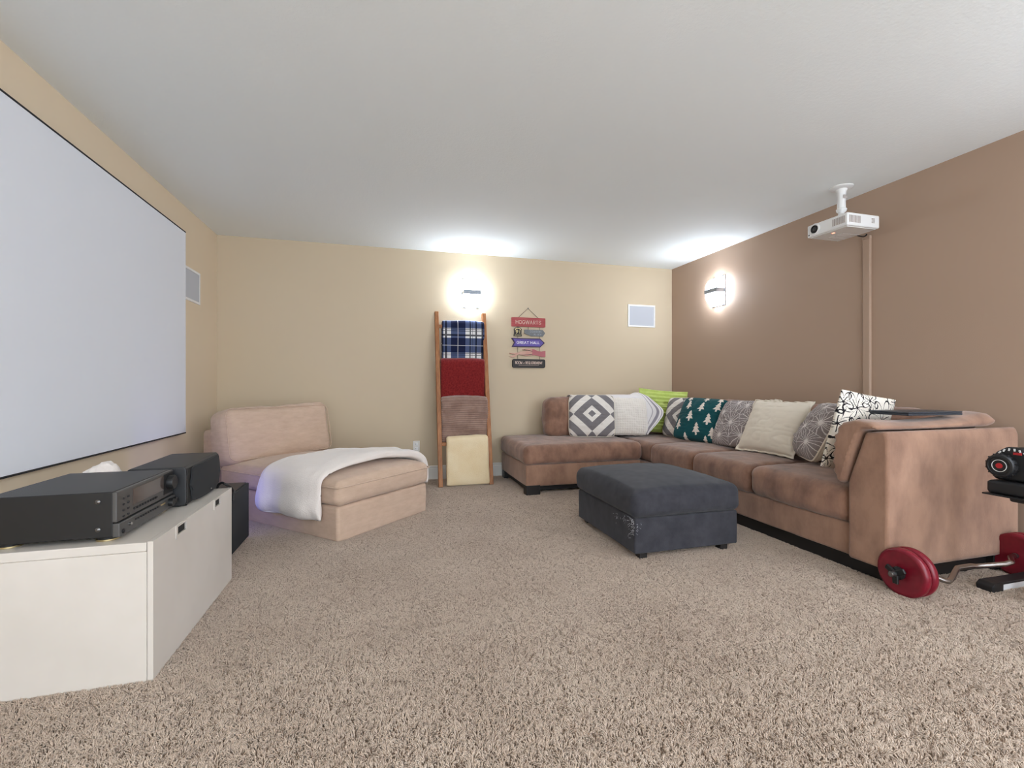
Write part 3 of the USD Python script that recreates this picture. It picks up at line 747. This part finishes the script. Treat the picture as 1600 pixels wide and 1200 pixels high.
# ------------------------------------------------------------------ slate ottoman
t = thing("ottoman", "rectangular slate grey fabric ottoman in the middle of the carpet", "ottoman", (1.76, 2.795, 0))
obj(t, "base", cushion(-0.356, 0.356, -0.402, 0.402, 0.034, 0.240, 0.012, 0, 0.003, 0.002, 9, 31, (24, 26, 8)), M["slate"], True)
obj(t, "top_cushion", cushion(-0.374, 0.374, -0.418, 0.418, 0.240, 0.392, 0.045, 0.052, 0.014, 0.005, 6, 33, (34, 38, 8)), M["slate"], True)
for x in (-0.29, 0.27):
    for y in (-0.36, 0.36):
        obj(t, "foot", rbox(x - 0.025, x + 0.025, y - 0.025, y + 0.025, ZF, 0.036, 0.003), M["black_feet"], 30)
rg = np.random.default_rng(17)
fz = []
for k in range(95):
    a = rg.random()
    if a < 0.72:
        p = np.array([-0.357, -0.40 + abs(rg.normal(0, 0.045)), 0.232 - abs(rg.normal(0, 0.045))])
    elif a < 0.86:
        p = np.array([-0.357, -0.22 + rg.normal(0, 0.04), 0.215 - abs(rg.normal(0, 0.02))])
    else:
        p = np.array([-0.352 + abs(rg.normal(0, 0.02)), -0.4035, 0.22 - abs(rg.normal(0, 0.04))])
    d = rg.normal(0, 1, 3)
    d = d / np.linalg.norm(d) * rg.uniform(0.006, 0.014)
    d[0 if a < 0.86 else 1] = -abs(d[0 if a < 0.86 else 1]) - 0.002
    fz.append(tube([p, p + d * 0.6, p + d + rg.normal(0, 0.002, 3)], 0.0008, 4))
lint = obj(t, "frayed_threads", merge(*fz), M["lint"], label="pale frayed threads at the worn corner")
stage.GetPrimAtPath(lint).SetCustomDataByKey("kind", "stuff")

# ------------------------------------------------------------------ brown sectional sofa (parts in world axes about its base point)
SO = np.array([2.4, 3.6, 0.0])
t = thing("sectional_sofa", "brown suede L-shaped sectional sofa along the back and right walls", "sofa", tuple(SO))
def sp(name, m, mt=None, smooth=True, label=None):
    return obj(t, name, move(m, -SO), mt or M["suede"], smooth, label=label)


sp("chaise_base", cushion(1.265, 2.450, 4.055, 4.965, 0.076, 0.276, 0.018, 0, 0.003, 0.002, 8, 41, (36, 28, 8)))
sp("chaise_cushion", cushion(1.242, 2.458, 4.030, 4.955, 0.276, 0.452, 0.055, 0.020, 0.012, 0.006, 7, 42, (48, 36, 8)), M["suede_seat"])
sp("sofa_base", cushion(2.452, 3.375, 1.930, 4.965, 0.086, 0.262, 0.018, 0, 0.002, 0.002, 8, 43, (30, 80, 8)))
sp("corner_cushion", cushion(2.475, 3.12, 3.895, 4.66, 0.262, 0.448, 0.05, 0.014, 0.004, 0.005, 7, 44, (24, 30, 8)), M["suede_seat"])
for k, (a, b) in enumerate(((3.268, 3.885), (2.648, 3.262), (1.936, 2.642))):
    sp("seat_cushion", cushion(2.425, 3.12, a, b, 0.260, 0.452, 0.055, 0.026, 0.014, 0.007, 7, 45 + k, (30, 28, 8)), M["suede_seat"])
# back frames and back cushions
sp("back_frame", cushion(1.74, 3.38, 4.835, 4.972, 0.09, 0.735, 0.03, 0.0, 0.0, 0.003, 6, 51, (40, 5, 20)))
sp("back_frame", cushion(3.255, 3.398, 1.740, 4.84, 0.09, 0.760, 0.03, 0.0, 0.0, 0.003, 6, 52, (5, 70, 20)))
def back_cushion(w, h, d, seed):
    return cushion(-w / 2, w / 2, -d / 2, d / 2, -h / 2, h / 2, 0.075, 0.012, 0.030, 0.012, 8, seed, (int(w / 0.025), 8, 18))


for k, (xa, xb) in enumerate(((1.69, 2.44), (2.44, 3.15))):
    m = back_cushion(xb - xa, 0.43, 0.23, 60 + k)
    m.apply_transform(trimesh.transformations.rotation_matrix(-0.12, [1, 0, 0]))
    sp("back_cushion", move(m, ((xa + xb) / 2, 4.715, 0.655)), M["suede_seat"])
for k, (ya_, yb_) in enumerate(((3.90, 4.58), (3.27, 3.90), (2.64, 3.27), (2.02, 2.64))):
    m = back_cushion(yb_ - ya_, 0.42, 0.20, 70 + k)
    m.apply_transform(trimesh.transformations.rotation_matrix(-0.20, [1, 0, 0]))
    m.apply_transform(trimesh.transformations.rotation_matrix(-math.pi / 2, [0, 0, 1]))
    sp("back_cushion", move(m, (3.205, (ya_ + yb_) / 2, 0.648)), M["suede_seat"])
# arm: a slab whose inner face slopes, with a padded cap folded over it
arm = [(1.722, 0.086), (1.930, 0.086), (1.930, 0.50), (1.838, 0.768), (1.735, 0.782), (1.722, 0.74)]
sp("arm", prism(arm, 2.418, 3.395, lambda u, v, a: np.stack([a, u, v], 1), 110, 0.012, 0.018, 14, 4), smooth=40)
pad = [(1.936, 0.500), (1.966, 0.478), (1.996, 0.520), (2.008, 0.620), (1.992, 0.740), (1.955, 0.815), (1.880, 0.838), (1.800, 0.830), (1.757, 0.806), (1.768, 0.786), (1.848, 0.776), (1.900, 0.640)]


def pad_mesh():
    P = ring2d(pad, 90, 0.012)
    tq = np.roll(P, -1, 0) - np.roll(P, 1, 0)
    tq /= np.linalg.norm(tq, axis=1, keepdims=True)
    nq = np.stack([tq[:, 1], -tq[:, 0]], 1)
    rings = []
    for a in np.r_[np.linspace(0, 0.05, 8)[:-1], np.linspace(0.05, 0.9, 50), np.linspace(0.9, 1, 9)[1:]]:
        x = 2.395 + (3.30 - 2.395) * a
        e = min(a / 0.05, (1 - a) / 0.10, 1)
        k = math.sqrt(max(0, 1 - (1 - e) ** 2))
        q = P.copy()
        near = q - nq * (0.020 * (1 - k))
        f = meshkit.fbm(np.c_[np.full(90, x * 9), q * 14], 3, 81) - 0.5
        inner = np.clip((q[:, 0] - 1.93) / 0.05, 0, 1)
        pucker = math.exp(-a / 0.14) * 0.0065 * np.sin(q[:, 1] * 130 + 9 * a) * inner
        hump = 0.030 * math.exp(-((a - 0.95) / 0.20) ** 2) - 0.012 * math.exp(-((a - 0.35) / 0.3) ** 2)
        t_ = np.roll(near, -1, 0) - np.roll(near, 1, 0)
        t_ /= np.linalg.norm(t_, axis=1, keepdims=True)
        nr = np.stack([t_[:, 1], -t_[:, 0]], 1)
        near = near + nr * (f * 0.012 * np.maximum(inner, 0.4) + pucker)[:, None]
        near[:, 1] += hump * np.clip((near[:, 1] - 0.78) / 0.04, 0, 1)
        rings.append(np.c_[np.full(90, x), near])
    parts = [loft(rings, cap=False)]
    for r in (rings[0], rings[-1]):
        v2, f2 = trimesh.creation.triangulate_polygon(Polygon(r[:, 1:]), engine="earcut")
        parts.append(trimesh.Trimesh(np.c_[np.full(len(v2), r[0, 0]), v2], f2 if r is rings[-1] else f2[:, ::-1], process=False))
    m = merge(*parts)
    m.merge_vertices(digits_vertex=6)
    trimesh.repair.fix_normals(m)
    return m


sp("arm_pad", pad_mesh())
for x0, x1, y0, y1 in ((1.268, 1.40, 4.052, 4.15), (1.268, 1.36, 4.85, 4.955), (2.33, 2.45, 4.06, 4.15), (2.50, 2.58, 1.86, 1.95), (3.22, 3.32, 1.74, 1.84), (2.50, 2.58, 3.1, 3.2), (3.25, 3.35, 4.8, 4.9)):
    sp("foot", rbox(x0, x1, y0, y1, ZF, 0.088, 0.004), M["black_feet"], 30)
sp("plinth_shade", rbox(1.30, 2.49, 4.11, 4.9, 0.026, 0.080, 0.004), M["black_feet"], 30)
sp("plinth_shade", rbox(2.492, 3.35, 1.775, 4.9, ZF, 0.090, 0.004), M["black_feet"], 30)  # black down to the carpet, stands in for the shade under the sofa

# ------------------------------------------------------------------ cushions
def axes(yaw, tilt, roll):
    y, tl, r = np.radians([yaw, tilt, roll])
    h = np.array([math.cos(y), math.sin(y), 0])
    n = h * math.cos(tl) + np.array([0, 0, math.sin(tl)])
    up = -h * math.sin(tl) + np.array([0, 0, math.cos(tl)])
    ex = np.cross(up, n)
    return np.stack([ex * math.cos(r) + up * math.sin(r), -ex * math.sin(r) + up * math.cos(r), n], 1)


def pillow(w, h, t, N=60, seed=0, flange=0.0, rib=None, pinch=0.045, wr=0.012, sag=0.25, rnd=0.10, power=0.46):
    u = np.linspace(-1, 1, N)
    U, V = np.meshgrid(u, u, indexing="ij")
    fl = 1.0 / (1.0 - flange)
    a, b = np.clip(np.abs(U) * fl, 0, 1), np.clip(np.abs(V) * fl, 0, 1)
    f = (np.maximum((1 - a ** 2.2) * (1 - b ** 2.2), 0)) ** power
    f = f * (1 + sag * (-V) * 0.5)
    co = 1 - rnd * (np.abs(U) * np.abs(V)) ** 4
    X = w / 2 * U * (1 - pinch * (1 - V ** 2) * np.abs(U)) * co
    Y = h / 2 * V * (1 - pinch * (1 - U ** 2) * np.abs(V)) * co
    sides = []
    for sg in (1, -1):
        q = np.stack([U * 2.2 + 5 * sg, V * 2.2, np.full(U.shape, seed * 1.7)], -1)
        wn = (meshkit.fbm(q, 4, seed) - 0.5) * 2
        cr = np.abs(meshkit.noise(q * np.array([1.5, 3.2, 1.0]), seed + 3) - 0.5) * 2
        Z = sg * (t / 2 * f + 0.0025) + sg * f * wr * (wn + 0.8 * (cr - 0.5))
        if rib is not None and sg > 0:
            Z = Z + rib(U, V) * np.minimum(1, f * 3)
        if flange:
            e = np.maximum(a, b) >= 1
            Z = Z + np.where(e, 0.006 * np.sin(U * 19 + V * 15 + seed), 0)
        sides.append(np.stack([X, Y, Z], -1).reshape(-1, 3))
    idx = np.arange(N * N).reshape(N, N)
    q = np.stack([idx[:-1, :-1], idx[1:, :-1], idx[1:, 1:], idx[:-1, 1:]], -1).reshape(-1, 4)
    q2 = q[:, ::-1] + N * N
    rim = np.concatenate([idx[:-1, 0], idx[-1, :-1], idx[::-1, -1][:-1], idx[0, ::-1][:-1]])
    rn = np.roll(rim, -1)
    q3 = np.stack([rn, rim, rim + N * N, rn + N * N], -1)
    Q = np.vstack([q, q2, q3])
    F = np.vstack([Q[:, [0, 1, 2]], Q[:, [0, 2, 3]]])
    m = trimesh.Trimesh(np.vstack(sides), F, process=False)
    return m, np.r_[U.ravel(), U.ravel()], np.r_[V.ravel(), V.ravel()], np.r_[np.ones(N * N), -np.ones(N * N)], rim


def place(m, pose):
    c, yaw, tilt, roll = pose
    v = np.array(m.vertices) @ axes(yaw, tilt, roll).T
    return trimesh.Trimesh(v, m.faces, process=False)


GREY, WHITE = np.array(S(122, 117, 118)), np.array(S(226, 219, 210))


def p_diamond(u, v):
    e = np.abs(u) + np.abs(v)
    e = np.where(e > 1, 2 - e, e)
    g = (e < 0.17) | ((e > 0.40) & (e < 0.80))
    # where the tiles meet, slim grey triangles at the middles of the sides
    ax_ = np.maximum(np.abs(u), np.abs(v))
    mn = np.minimum(np.abs(u), np.abs(v))
    g |= (ax_ > 0.80) & (mn < (ax_ - 0.80) * 0.95) & (e >= 0.80)
    return np.where(g[:, None], GREY, WHITE)


def p_trees(u, v):
    bg, wh = np.array(S(24, 74, 78)), np.array(S(222, 210, 198))
    tree = [(0, 1.0), (0.30, 0.52), (0.16, 0.52), (0.46, 0.06), (0.22, 0.06), (0.62, -0.55), (0.14, -0.55), (0.14, -0.98), (-0.14, -0.98), (-0.14, -0.55), (-0.62, -0.55), (-0.22, 0.06), (-0.46, 0.06), (-0.16, 0.52), (-0.30, 0.52)]
    on = np.zeros(len(u), bool)
    for cx, cy, s in ((-0.62, 0.92, 0.2), (0.12, 0.93, 0.2), (0.70, 0.92, 0.2), (-0.50, 0.52, 0.24), (0.10, 0.45, 0.24), (0.72, 0.52, 0.24), (-0.25, -0.02, 0.25), (0.52, -0.08, 0.26), (-0.72, -0.40, 0.25), (0.16, -0.55, 0.27), (0.80, -0.62, 0.24), (-0.28, -0.95, 0.2), (0.58, -0.98, 0.2)):
        a = 0.12 * math.sin(cx * 9 + cy * 5)
        x, y = (u - cx) / s, (v - cy) / s
        on |= shapely.contains_xy(Polygon(tree), x * math.cos(a) - y * math.sin(a), x * math.sin(a) + y * math.cos(a))
    return np.where(on[:, None], wh, bg)


def p_star(u, v, seed=1):
    bg, wh = np.array(S(138, 128, 126)), np.array(S(216, 208, 204))
    ctr = np.array([(-0.55, 0.35), (0.15, -0.10), (-0.35, -0.62), (0.55, 0.70), (0.75, -0.55), (-0.85, -0.2), (0.0, 0.85), (0.9, 0.15)])
    d = np.hypot(u[:, None] - ctr[:, 0], v[:, None] - ctr[:, 1])
    k = d.argmin(1)
    dm = d.min(1)
    d2 = np.sort(d, 1)[:, 1]
    ang = np.arctan2(v - ctr[k, 1], u - ctr[k, 0])
    n = 8 + (k % 3)
    ang = ang + 0.12 * np.sin(ang * 3 + k)
    line = (np.abs(np.sin(ang * n)) / n * dm < 0.0080)
    line |= (np.abs(d2 - dm) < 0.011)
    star = (np.abs(u - ctr[k, 0]) * np.abs(v - ctr[k, 1]) < 0.0006) & (dm < 0.13)
    return np.where((line | star)[:, None], wh, bg)


def p_floral(u, v):
    bk, wh = np.array(S(34, 30, 34)), np.array(S(230, 222, 210))
    on = np.zeros(len(u), bool)
    for cx, cy, R, n, a0 in ((0.42, 0.40, 0.55, 7, 0.2), (-0.50, 0.62, 0.42, 6, 0.6), (-0.55, -0.30, 0.50, 7, 0.1), (0.40, -0.55, 0.50, 6, 0.4), (0.92, -0.05, 0.36, 6, 0.9), (-0.95, 0.15, 0.35, 6, 0.3), (-0.1, -0.95, 0.36, 6, 0.0), (0.95, 0.92, 0.34, 5, 0.5), (-0.02, 0.08, 0.30, 5, 0.7), (-0.08, 0.86, 0.30, 6, 0.2), (-0.95, -0.75, 0.36, 6, 0.8), (-0.92, 0.70, 0.30, 5, 0.1), (0.95, -0.60, 0.34, 6, 0.3), (-0.52, 0.16, 0.24, 5, 0.0)):
        r, a = np.hypot(u - cx, v - cy), np.arctan2(v - cy, u - cx) + a0 + 0.35 * np.sin(3 * np.hypot(u - cx, v - cy))
        pr = R * np.abs(np.cos(n * a / 2)) ** 0.55
        on |= (np.abs(r - pr) < 0.022) & (r < R * 1.03) & (r > 0.05)
        on |= (np.abs(np.sin(n * a / 2 + math.pi / 2)) * 0 + np.abs(np.sin(n * a / 2)) * r * 2 / n < 0.011) & (r < R * 0.6)
        on |= r < 0.035
    return np.where(on[:, None], bk, wh)


def cushion_thing(label, pose, size, t=0.15, N=60, seed=0, pattern=None, m=None, back=None, piping=None, gusset=None, **kw):
    c = np.array(pose[0])
    mesh, u, v, side, rim = pillow(*size, t, N, seed, **kw)
    col = None
    if pattern:
        col = pattern(u, v)
        if back is not None:
            col = np.where((side > 0)[:, None], col, np.array(back))
    placed = place(mesh, pose)
    if piping is None:
        p = solo("throw_pillow", move(placed, c), m or M["print"], label, "pillow", True, col, "pillows on the sectional sofa")
        return p
    th = thing("throw_pillow", label, "pillow", tuple(c), 0, "pillows on the sectional sofa")
    obj(th, "pillow_cover", placed, m or M["print"], True, col)
    pts = np.array(placed.vertices)
    e = (pts[rim] + pts[rim + N * N]) / 2
    obj(th, "piping", tube(np.vstack([e, e[:1]])[:: 2 if len(e) % 2 == 0 else 1], piping[0], 8), piping[1], True)
    return th


cushion_thing("grey and white concentric diamond pillow standing on the chaise end of the brown sofa", ((2.115, 4.475, 0.688), -112, 18, 0), (0.490, 0.465), 0.19, 150, 1, p_diamond, piping=(0.006, M["ivory"]))
def waffle(U, V):
    return 0.003 * (np.abs(np.sin(U * 26)) * np.abs(np.sin(V * 26)))


cushion_thing("plain white waffle-weave pillow right of the grey and white diamond pillow", ((2.545, 4.465, 0.672), -98, 16, -2), (0.430, 0.425), 0.14, 110, 2, m=M["white_cloth"], rib=waffle, flange=0.02)
def pleats(U, V):
    return 0.005 * np.sin(V * 34) + 0.012 * (np.exp(-((V + 0.12) / 0.03) ** 2) + np.exp(-((V + 0.42) / 0.03) ** 2) + np.exp(-((V - 0.15) / 0.03) ** 2))


cushion_thing("lime green pleated pillow in the corner of the brown sofa", ((3.015, 4.545, 0.712), -108, 14, -5), (0.545, 0.500), 0.13, 120, 3, m=M["lime"], rib=pleats, pinch=0.05, rnd=0.0)
cushion_thing("grey and white zigzag pillow tucked behind the teal tree pillow", ((3.015, 4.190, 0.672), -162, 18, 0), (0.440, 0.435), 0.13, 150, 4, p_diamond, piping=(0.005, M["ivory"]))
cushion_thing("white pillow with ruffled corner mostly hidden behind the teal tree pillow", ((3.085, 3.930, 0.672), -158, 20, 9), (0.36, 0.400), 0.09, 60, 5, m=M["white_cloth"], flange=0.06)
cushion_thing("dark teal pillow printed with white fir trees", ((2.945, 3.815, 0.678), -160, 28, -2), (0.490, 0.465), 0.18, 160, 6, p_trees)
cushion_thing("grey pillow with white starburst lines between teal and cream pillows", ((2.985, 3.390, 0.672), -182, 24, 2), (0.455, 0.450), 0.17, 190, 7, p_star)
cushion_thing("cream frilled pillow whose corner peeks up behind the large plain cream pillow", ((3.085, 3.215, 0.692), -190, 20, 4), (0.38, 0.430), 0.09, 60, 8, m=M["ivory"], flange=0.07)
cushion_thing("large plain cream linen pillow with flat flanged edge", ((2.945, 2.955, 0.684), -174, 28, 0), (0.520, 0.470), 0.17, 90, 9, m=M["ivory"], flange=0.07, pinch=0.055, rnd=0.0)
cushion_thing("grey starburst pillow with cream back standing beside the floral pillow", ((2.945, 2.560, 0.690), -214, 26, 1), (0.455, 0.440), 0.20, 190, 10, lambda u, v: p_star(u + 0.1, v - 0.06), back=S(214, 202, 184), piping=(0.007, M["ivory"]))
cushion_thing("white pillow with black line-drawn flowers leaning on the sofa arm", ((2.765, 2.135, 0.728), -86, -10, -8), (0.505, 0.480), 0.11, 190, 11, p_floral, power=0.62, rnd=0.03)

# white throw with grey stripes over the sofa back
def sofa_throw():
    NX, NP = 110, 70
    edge = spline([(2.78, 4.80, 0.82), (2.79, 4.72, 0.905), (2.83, 4.62, 0.895), (2.875, 4.47, 0.81), (2.895, 4.36, 0.725), (2.81, 4.335, 0.61), (2.70, 4.33, 0.49)], NP)
    rings_u, cols = [], []
    for i, a in enumerate(np.linspace(0, 1, NX)):
        x0 = 1.955 + (2.66 - 1.955) * min(a / 0.6, 1)
        hang = 0.40 + 0.03 * math.sin(a * 9)
        p2 = spline([(4.80, 0.80), (4.78, 0.878), (4.70, 0.902), (4.625, 0.880), (4.580, 0.80), (4.550, 0.90 - 0.6 * hang), (4.52, 0.90 - hang)], NP)
        pth = np.c_[np.full(NP, x0), p2]
        k = max(0.0, (a - 0.6) / 0.4)
        pth = pth * (1 - k) + edge * k
        f = np.clip((np.arange(NP) / (NP - 1) - 0.30) / 0.70, 0, 1)
        w = (meshkit.fbm(np.c_[np.full(NP, a * 10), f * 3, np.zeros(NP)], 3, 90) - 0.5) * 0.04 * (0.4 + f) + 0.012 * np.sin(k * 13) * f
        pth[:, 1] += w * 0.7 - 0.010
        pth[:, 2] += 0.3 * w + 0.02 * math.exp(-((a - 0.88) / 0.1) ** 2) * (1 - f)
        rings_u.append(pth)
        d = 1 - a
        stripe = (0.02 < d < 0.035) or (0.06 < d < 0.095) or (0.14 < d < 0.155)
        cols.append(np.tile(S(146, 139, 147) if stripe else S(226, 221, 220), (NP, 1)))
    U = np.array(rings_u)
    L = U + np.array([0, 0.008, -0.005])
    V = np.vstack([U.reshape(-1, 3), L.reshape(-1, 3)])
    idx = np.arange(NX * NP).reshape(NX, NP)
    q = np.stack([idx[:-1, :-1], idx[1:, :-1], idx[1:, 1:], idx[:-1, 1:]], -1).reshape(-1, 4)
    rim = np.concatenate([idx[:-1, 0], idx[-1, :-1], idx[::-1, -1][:-1], idx[0, ::-1][:-1]])
    rn = np.roll(rim, -1)
    Q = np.vstack([q[:, ::-1], q + NX * NP, np.stack([rim, rn, rn + NX * NP, rim + NX * NP], -1)])
    m = trimesh.Trimesh(V, np.vstack([Q[:, [0, 1, 2]], Q[:, [0, 2, 3]]]), process=False)
    if m.volume < 0:
        m.invert()
    return m, np.vstack(cols * 1 + cols)


m, c = sofa_throw()
solo("throw_blanket", m, M["print"], "white throw with grey end stripes draped over the sofa back behind the pillows", "blanket", True, c)

t = thing("laptop", "closed dark slate laptop lying on the padded sofa arm", "laptop", (2.85, 1.865, 0.852), -2)
obj(t, "base", rbox(-0.19, 0.19, -0.085, 0.125, 0.000, 0.011, 0.004), M["laptop"], 30)
obj(t, "lid", rbox(-0.19, 0.19, -0.085, 0.125, 0.0115, 0.020, 0.004), M["laptop"], 30)

# ------------------------------------------------------------------ curl barbell, dumbbell stand and small weight by the sofa arm
t = thing("curl_barbell", "bent chrome curl barbell with red vinyl plates lying beside the sofa arm", "barbell", (2.85, 1.655, 0))
plate = [(0.020, -0.016), (0.088, -0.016), (0.094, -0.020), (0.106, -0.019), (0.1135, -0.012), (0.115, 0.0), (0.1135, 0.012), (0.106, 0.019), (0.094, 0.020), (0.088, 0.016), (0.020, 0.016)]
for x in (-0.425, -0.378, 0.40, 0.447):
    obj(t, "weight_plate", lathe(plate, "x", (x, 0, 0.110), 56), M["red_plate"], 40)
for x, sg in ((-0.468, -1), (0.49, 1)):
    pr = [(0.016, 0), (0.030, 0.002), (0.030, 0.012), (0.020, 0.016), (0.016, 0.022)]
    col_ = obj(t, "spin_collar", lathe(pr, "x" if sg > 0 else "-x", (x + 0.016 * -sg, 0, 0.110), 28), M["black"], 40)
    for k in range(3):
        a = k * 2.094 + 0.5
        m = gridbox((0.014, 0.050, 0.026), 0.005, (1, 1, 1), 2)
        m = move(m, (0, 0.024, 0))
        m.apply_transform(trimesh.transformations.rotation_matrix(a, [1, 0, 0]))
        obj(col_, "lug", move(m, (x - 0.009 * -sg, 0, 0.110)), M["black"], 40)
    obj(t, "bar_end", tube([(x - sg * 0.12, 0, 0.110), (x + sg * 0.040, 0, 0.110), (x + sg * 0.043, 0, 0.110)], [0.0135, 0.0135, 0.010], 16), M["steel"], 40)
bp = [(-0.36, 0, 0.110), (-0.335, 0, 0.110), (-0.315, -0.01, 0.104), (-0.235, -0.052, 0.070), (-0.215, -0.058, 0.066), (-0.195, -0.054, 0.068), (-0.055, 0.0, 0.092), (0.045, 0.0, 0.092), (0.075, -0.006, 0.088), (0.20, -0.054, 0.105), (0.225, -0.06, 0.112), (0.245, -0.055, 0.112), (0.33, -0.006, 0.110), (0.37, 0, 0.110), (0.40, 0, 0.110)]
path = np.vstack([np.linspace(bp[i], bp[i + 1], 6)[:-1] for i in range(len(bp) - 1)] + [np.array(bp[-1:])])
obj(t, "bent_bar", tube(path, 0.0125, 14), M["chrome"], 50)

t = thing("dumbbell_stand", "black dumbbell stand with tray and floor foot at the right edge", "dumbbell stand", (2.84, 1.392, 0), -90)
obj(t, "tray", prism([(-0.062, 0.010), (-0.055, 0.0), (0.080, 0.0), (0.090, 0.010), (0.090, 0.050), (0.080, 0.058), (-0.050, 0.058), (-0.062, 0.050)], -0.200, 0.170, lambda u, v, a: np.stack([u, a, v + 0.530], 1), 80, 0.006, 0.012, 4, 3), M["rubber"], 40)
obj(t, "tray_lip", rbox(-0.066, 0.094, -0.222, 0.180, 0.524, 0.530, 0.002), M["black"], 30)
obj(t, "under_bracket", rbox(-0.03, 0.075, -0.11, 0.14, 0.488, 0.525, 0.010, 3), M["rubber"], 40)
obj(t, "post", rbox(-0.02, 0.05, 0.06, 0.13, 0.03, 0.50, 0.008, 3), M["rubber"], 40)
def foot(m):
    m = move(m, (-2.84, -1.392, 0))
    m.apply_transform(trimesh.transformations.rotation_matrix(math.radians(90), [0, 0, 1]))
    return m


fy = 1.585
obj(t, "foot_tube", foot(rbox(2.93, 3.30, fy - 0.026, fy + 0.026, ZF + 0.004, 0.034, 0.004)), M["white_mark"], 30, label="pale foot tube")
obj(t, "foot_cap", foot(prism([(2.865, 0.002), (2.945, 0.0), (2.945, 0.050), (2.885, 0.050), (2.862, 0.034)], fy - 0.034, fy + 0.034, lambda u, v, a: np.stack([u, a, v + ZF + 0.002], 1), 60, 0.005, 0.006, 2, 2)), M["rubber"], 40)
obj(t, "foot_cover", foot(rbox(2.94, 3.31, fy - 0.031, fy + 0.031, 0.031, 0.043, 0.003)), M["rubber"], 30)

t = thing("adjustable_dumbbell", "black adjustable dumbbell with red-centred dial resting on the stand tray", "dumbbell", (2.84, 1.392, 0.590), -90)
hd = [(-0.060, 0.0), (-0.068, 0.07), (-0.050, 0.122), (-0.012, 0.150), (0.040, 0.150), (0.080, 0.122), (0.092, 0.07), (0.086, 0.0)]
put = lambda u, v, a: np.stack([u, a, v], 1)
obj(t, "head_shell", prism(hd, -0.165, -0.125, put, 90, 0.02, 0.014, 3, 4), M["rubber"], 40)
for k in range(5):
    obj(t, "weight_plate", prism([(u * 0.95, v * 0.97) for u, v in hd], -0.120 + k * 0.024, -0.102 + k * 0.024, put, 60, 0.02, 0.004, 1, 2), M["black"], 40)
for k in range(4):
    obj(t, "weight_plate", prism([(u * 0.95, v * 0.97) for u, v in hd], 0.075 + k * 0.022, 0.092 + k * 0.022, put, 60, 0.02, 0.004, 1, 2), M["black"], 40)
obj(t, "handle", tube([(0, -0.02, 0.075), (0, 0.08, 0.075)], 0.017, 16), M["steel"], 40)
dc = (-0.018, 0.066)
d = obj(t, "selector_dial", lathe([(0.050, 0), (0.052, 0.006), (0.051, 0.026), (0.047, 0.032), (0.040, 0.034), (0.038, 0.030), (0.001, 0.030)], "-y", (dc[0], -0.165, dc[1]), 48), M["rubber"], 40)
obj(d, "dial_ring", lathe([(0.027, 0), (0.027, 0.0025), (0.0245, 0.0025), (0.0245, 0.0)], "-y", (dc[0], -0.1945, dc[1]), 36), M["white_mark"], 40)
obj(d, "dial_centre", lathe([(0.012, 0), (0.012, 0.003), (0.001, 0.0035)], "-y", (dc[0], -0.1945, dc[1]), 28), M["red_mark"], 40)
for k in range(14):
    a = k * 2 * math.pi / 14
    obj(d, "grip_ridge", move(gridbox((0.010, 0.020, 0.006), 0.002, (1, 1, 1), 1).apply_transform(trimesh.transformations.rotation_matrix(-a, [0, 1, 0])), (dc[0] + 0.0515 * math.sin(a), -0.179, dc[1] + 0.0515 * math.cos(a))), M["black"], 30)
for k in range(11):
    a = -1.25 + k * 0.27
    m = box(-0.003, 0.003, -0.0012, 0.0012, -0.006, 0.006)
    m.apply_transform(trimesh.transformations.rotation_matrix(-a, [0, 1, 0]))
    obj(t, "number_mark", move(m, (0.012 + 0.068 * math.sin(a), -0.1655, 0.070 + 0.070 * math.cos(a))), M["white_mark"])
obj(t, "pointer", move(box(-0.014, 0.014, -0.004, 0.0, -0.005, 0.005), (0.030, -0.1655, 0.124)), M["red_mark"])
solo("hand_weight", move(merge(lathe([(0.004, -0.038), (0.022, -0.036), (0.031, -0.024), (0.032, 0), (0.031, 0.024), (0.022, 0.036), (0.004, 0.038)], "x", (0, 0, 0.03), 28), lathe([(0.013, 0.03), (0.013, 0.12)], "x", (0, 0, 0.03), 16), lathe([(0.004, 0.112), (0.022, 0.114), (0.031, 0.126), (0.032, 0.15), (0.031, 0.174), (0.022, 0.186), (0.004, 0.188)], "x", (0, 0, 0.03), 28)), (3.045, 1.475, ZF + 0.006)), M["pink"], "small pink vinyl hand weight on the carpet at the right edge", "hand weight", 40)
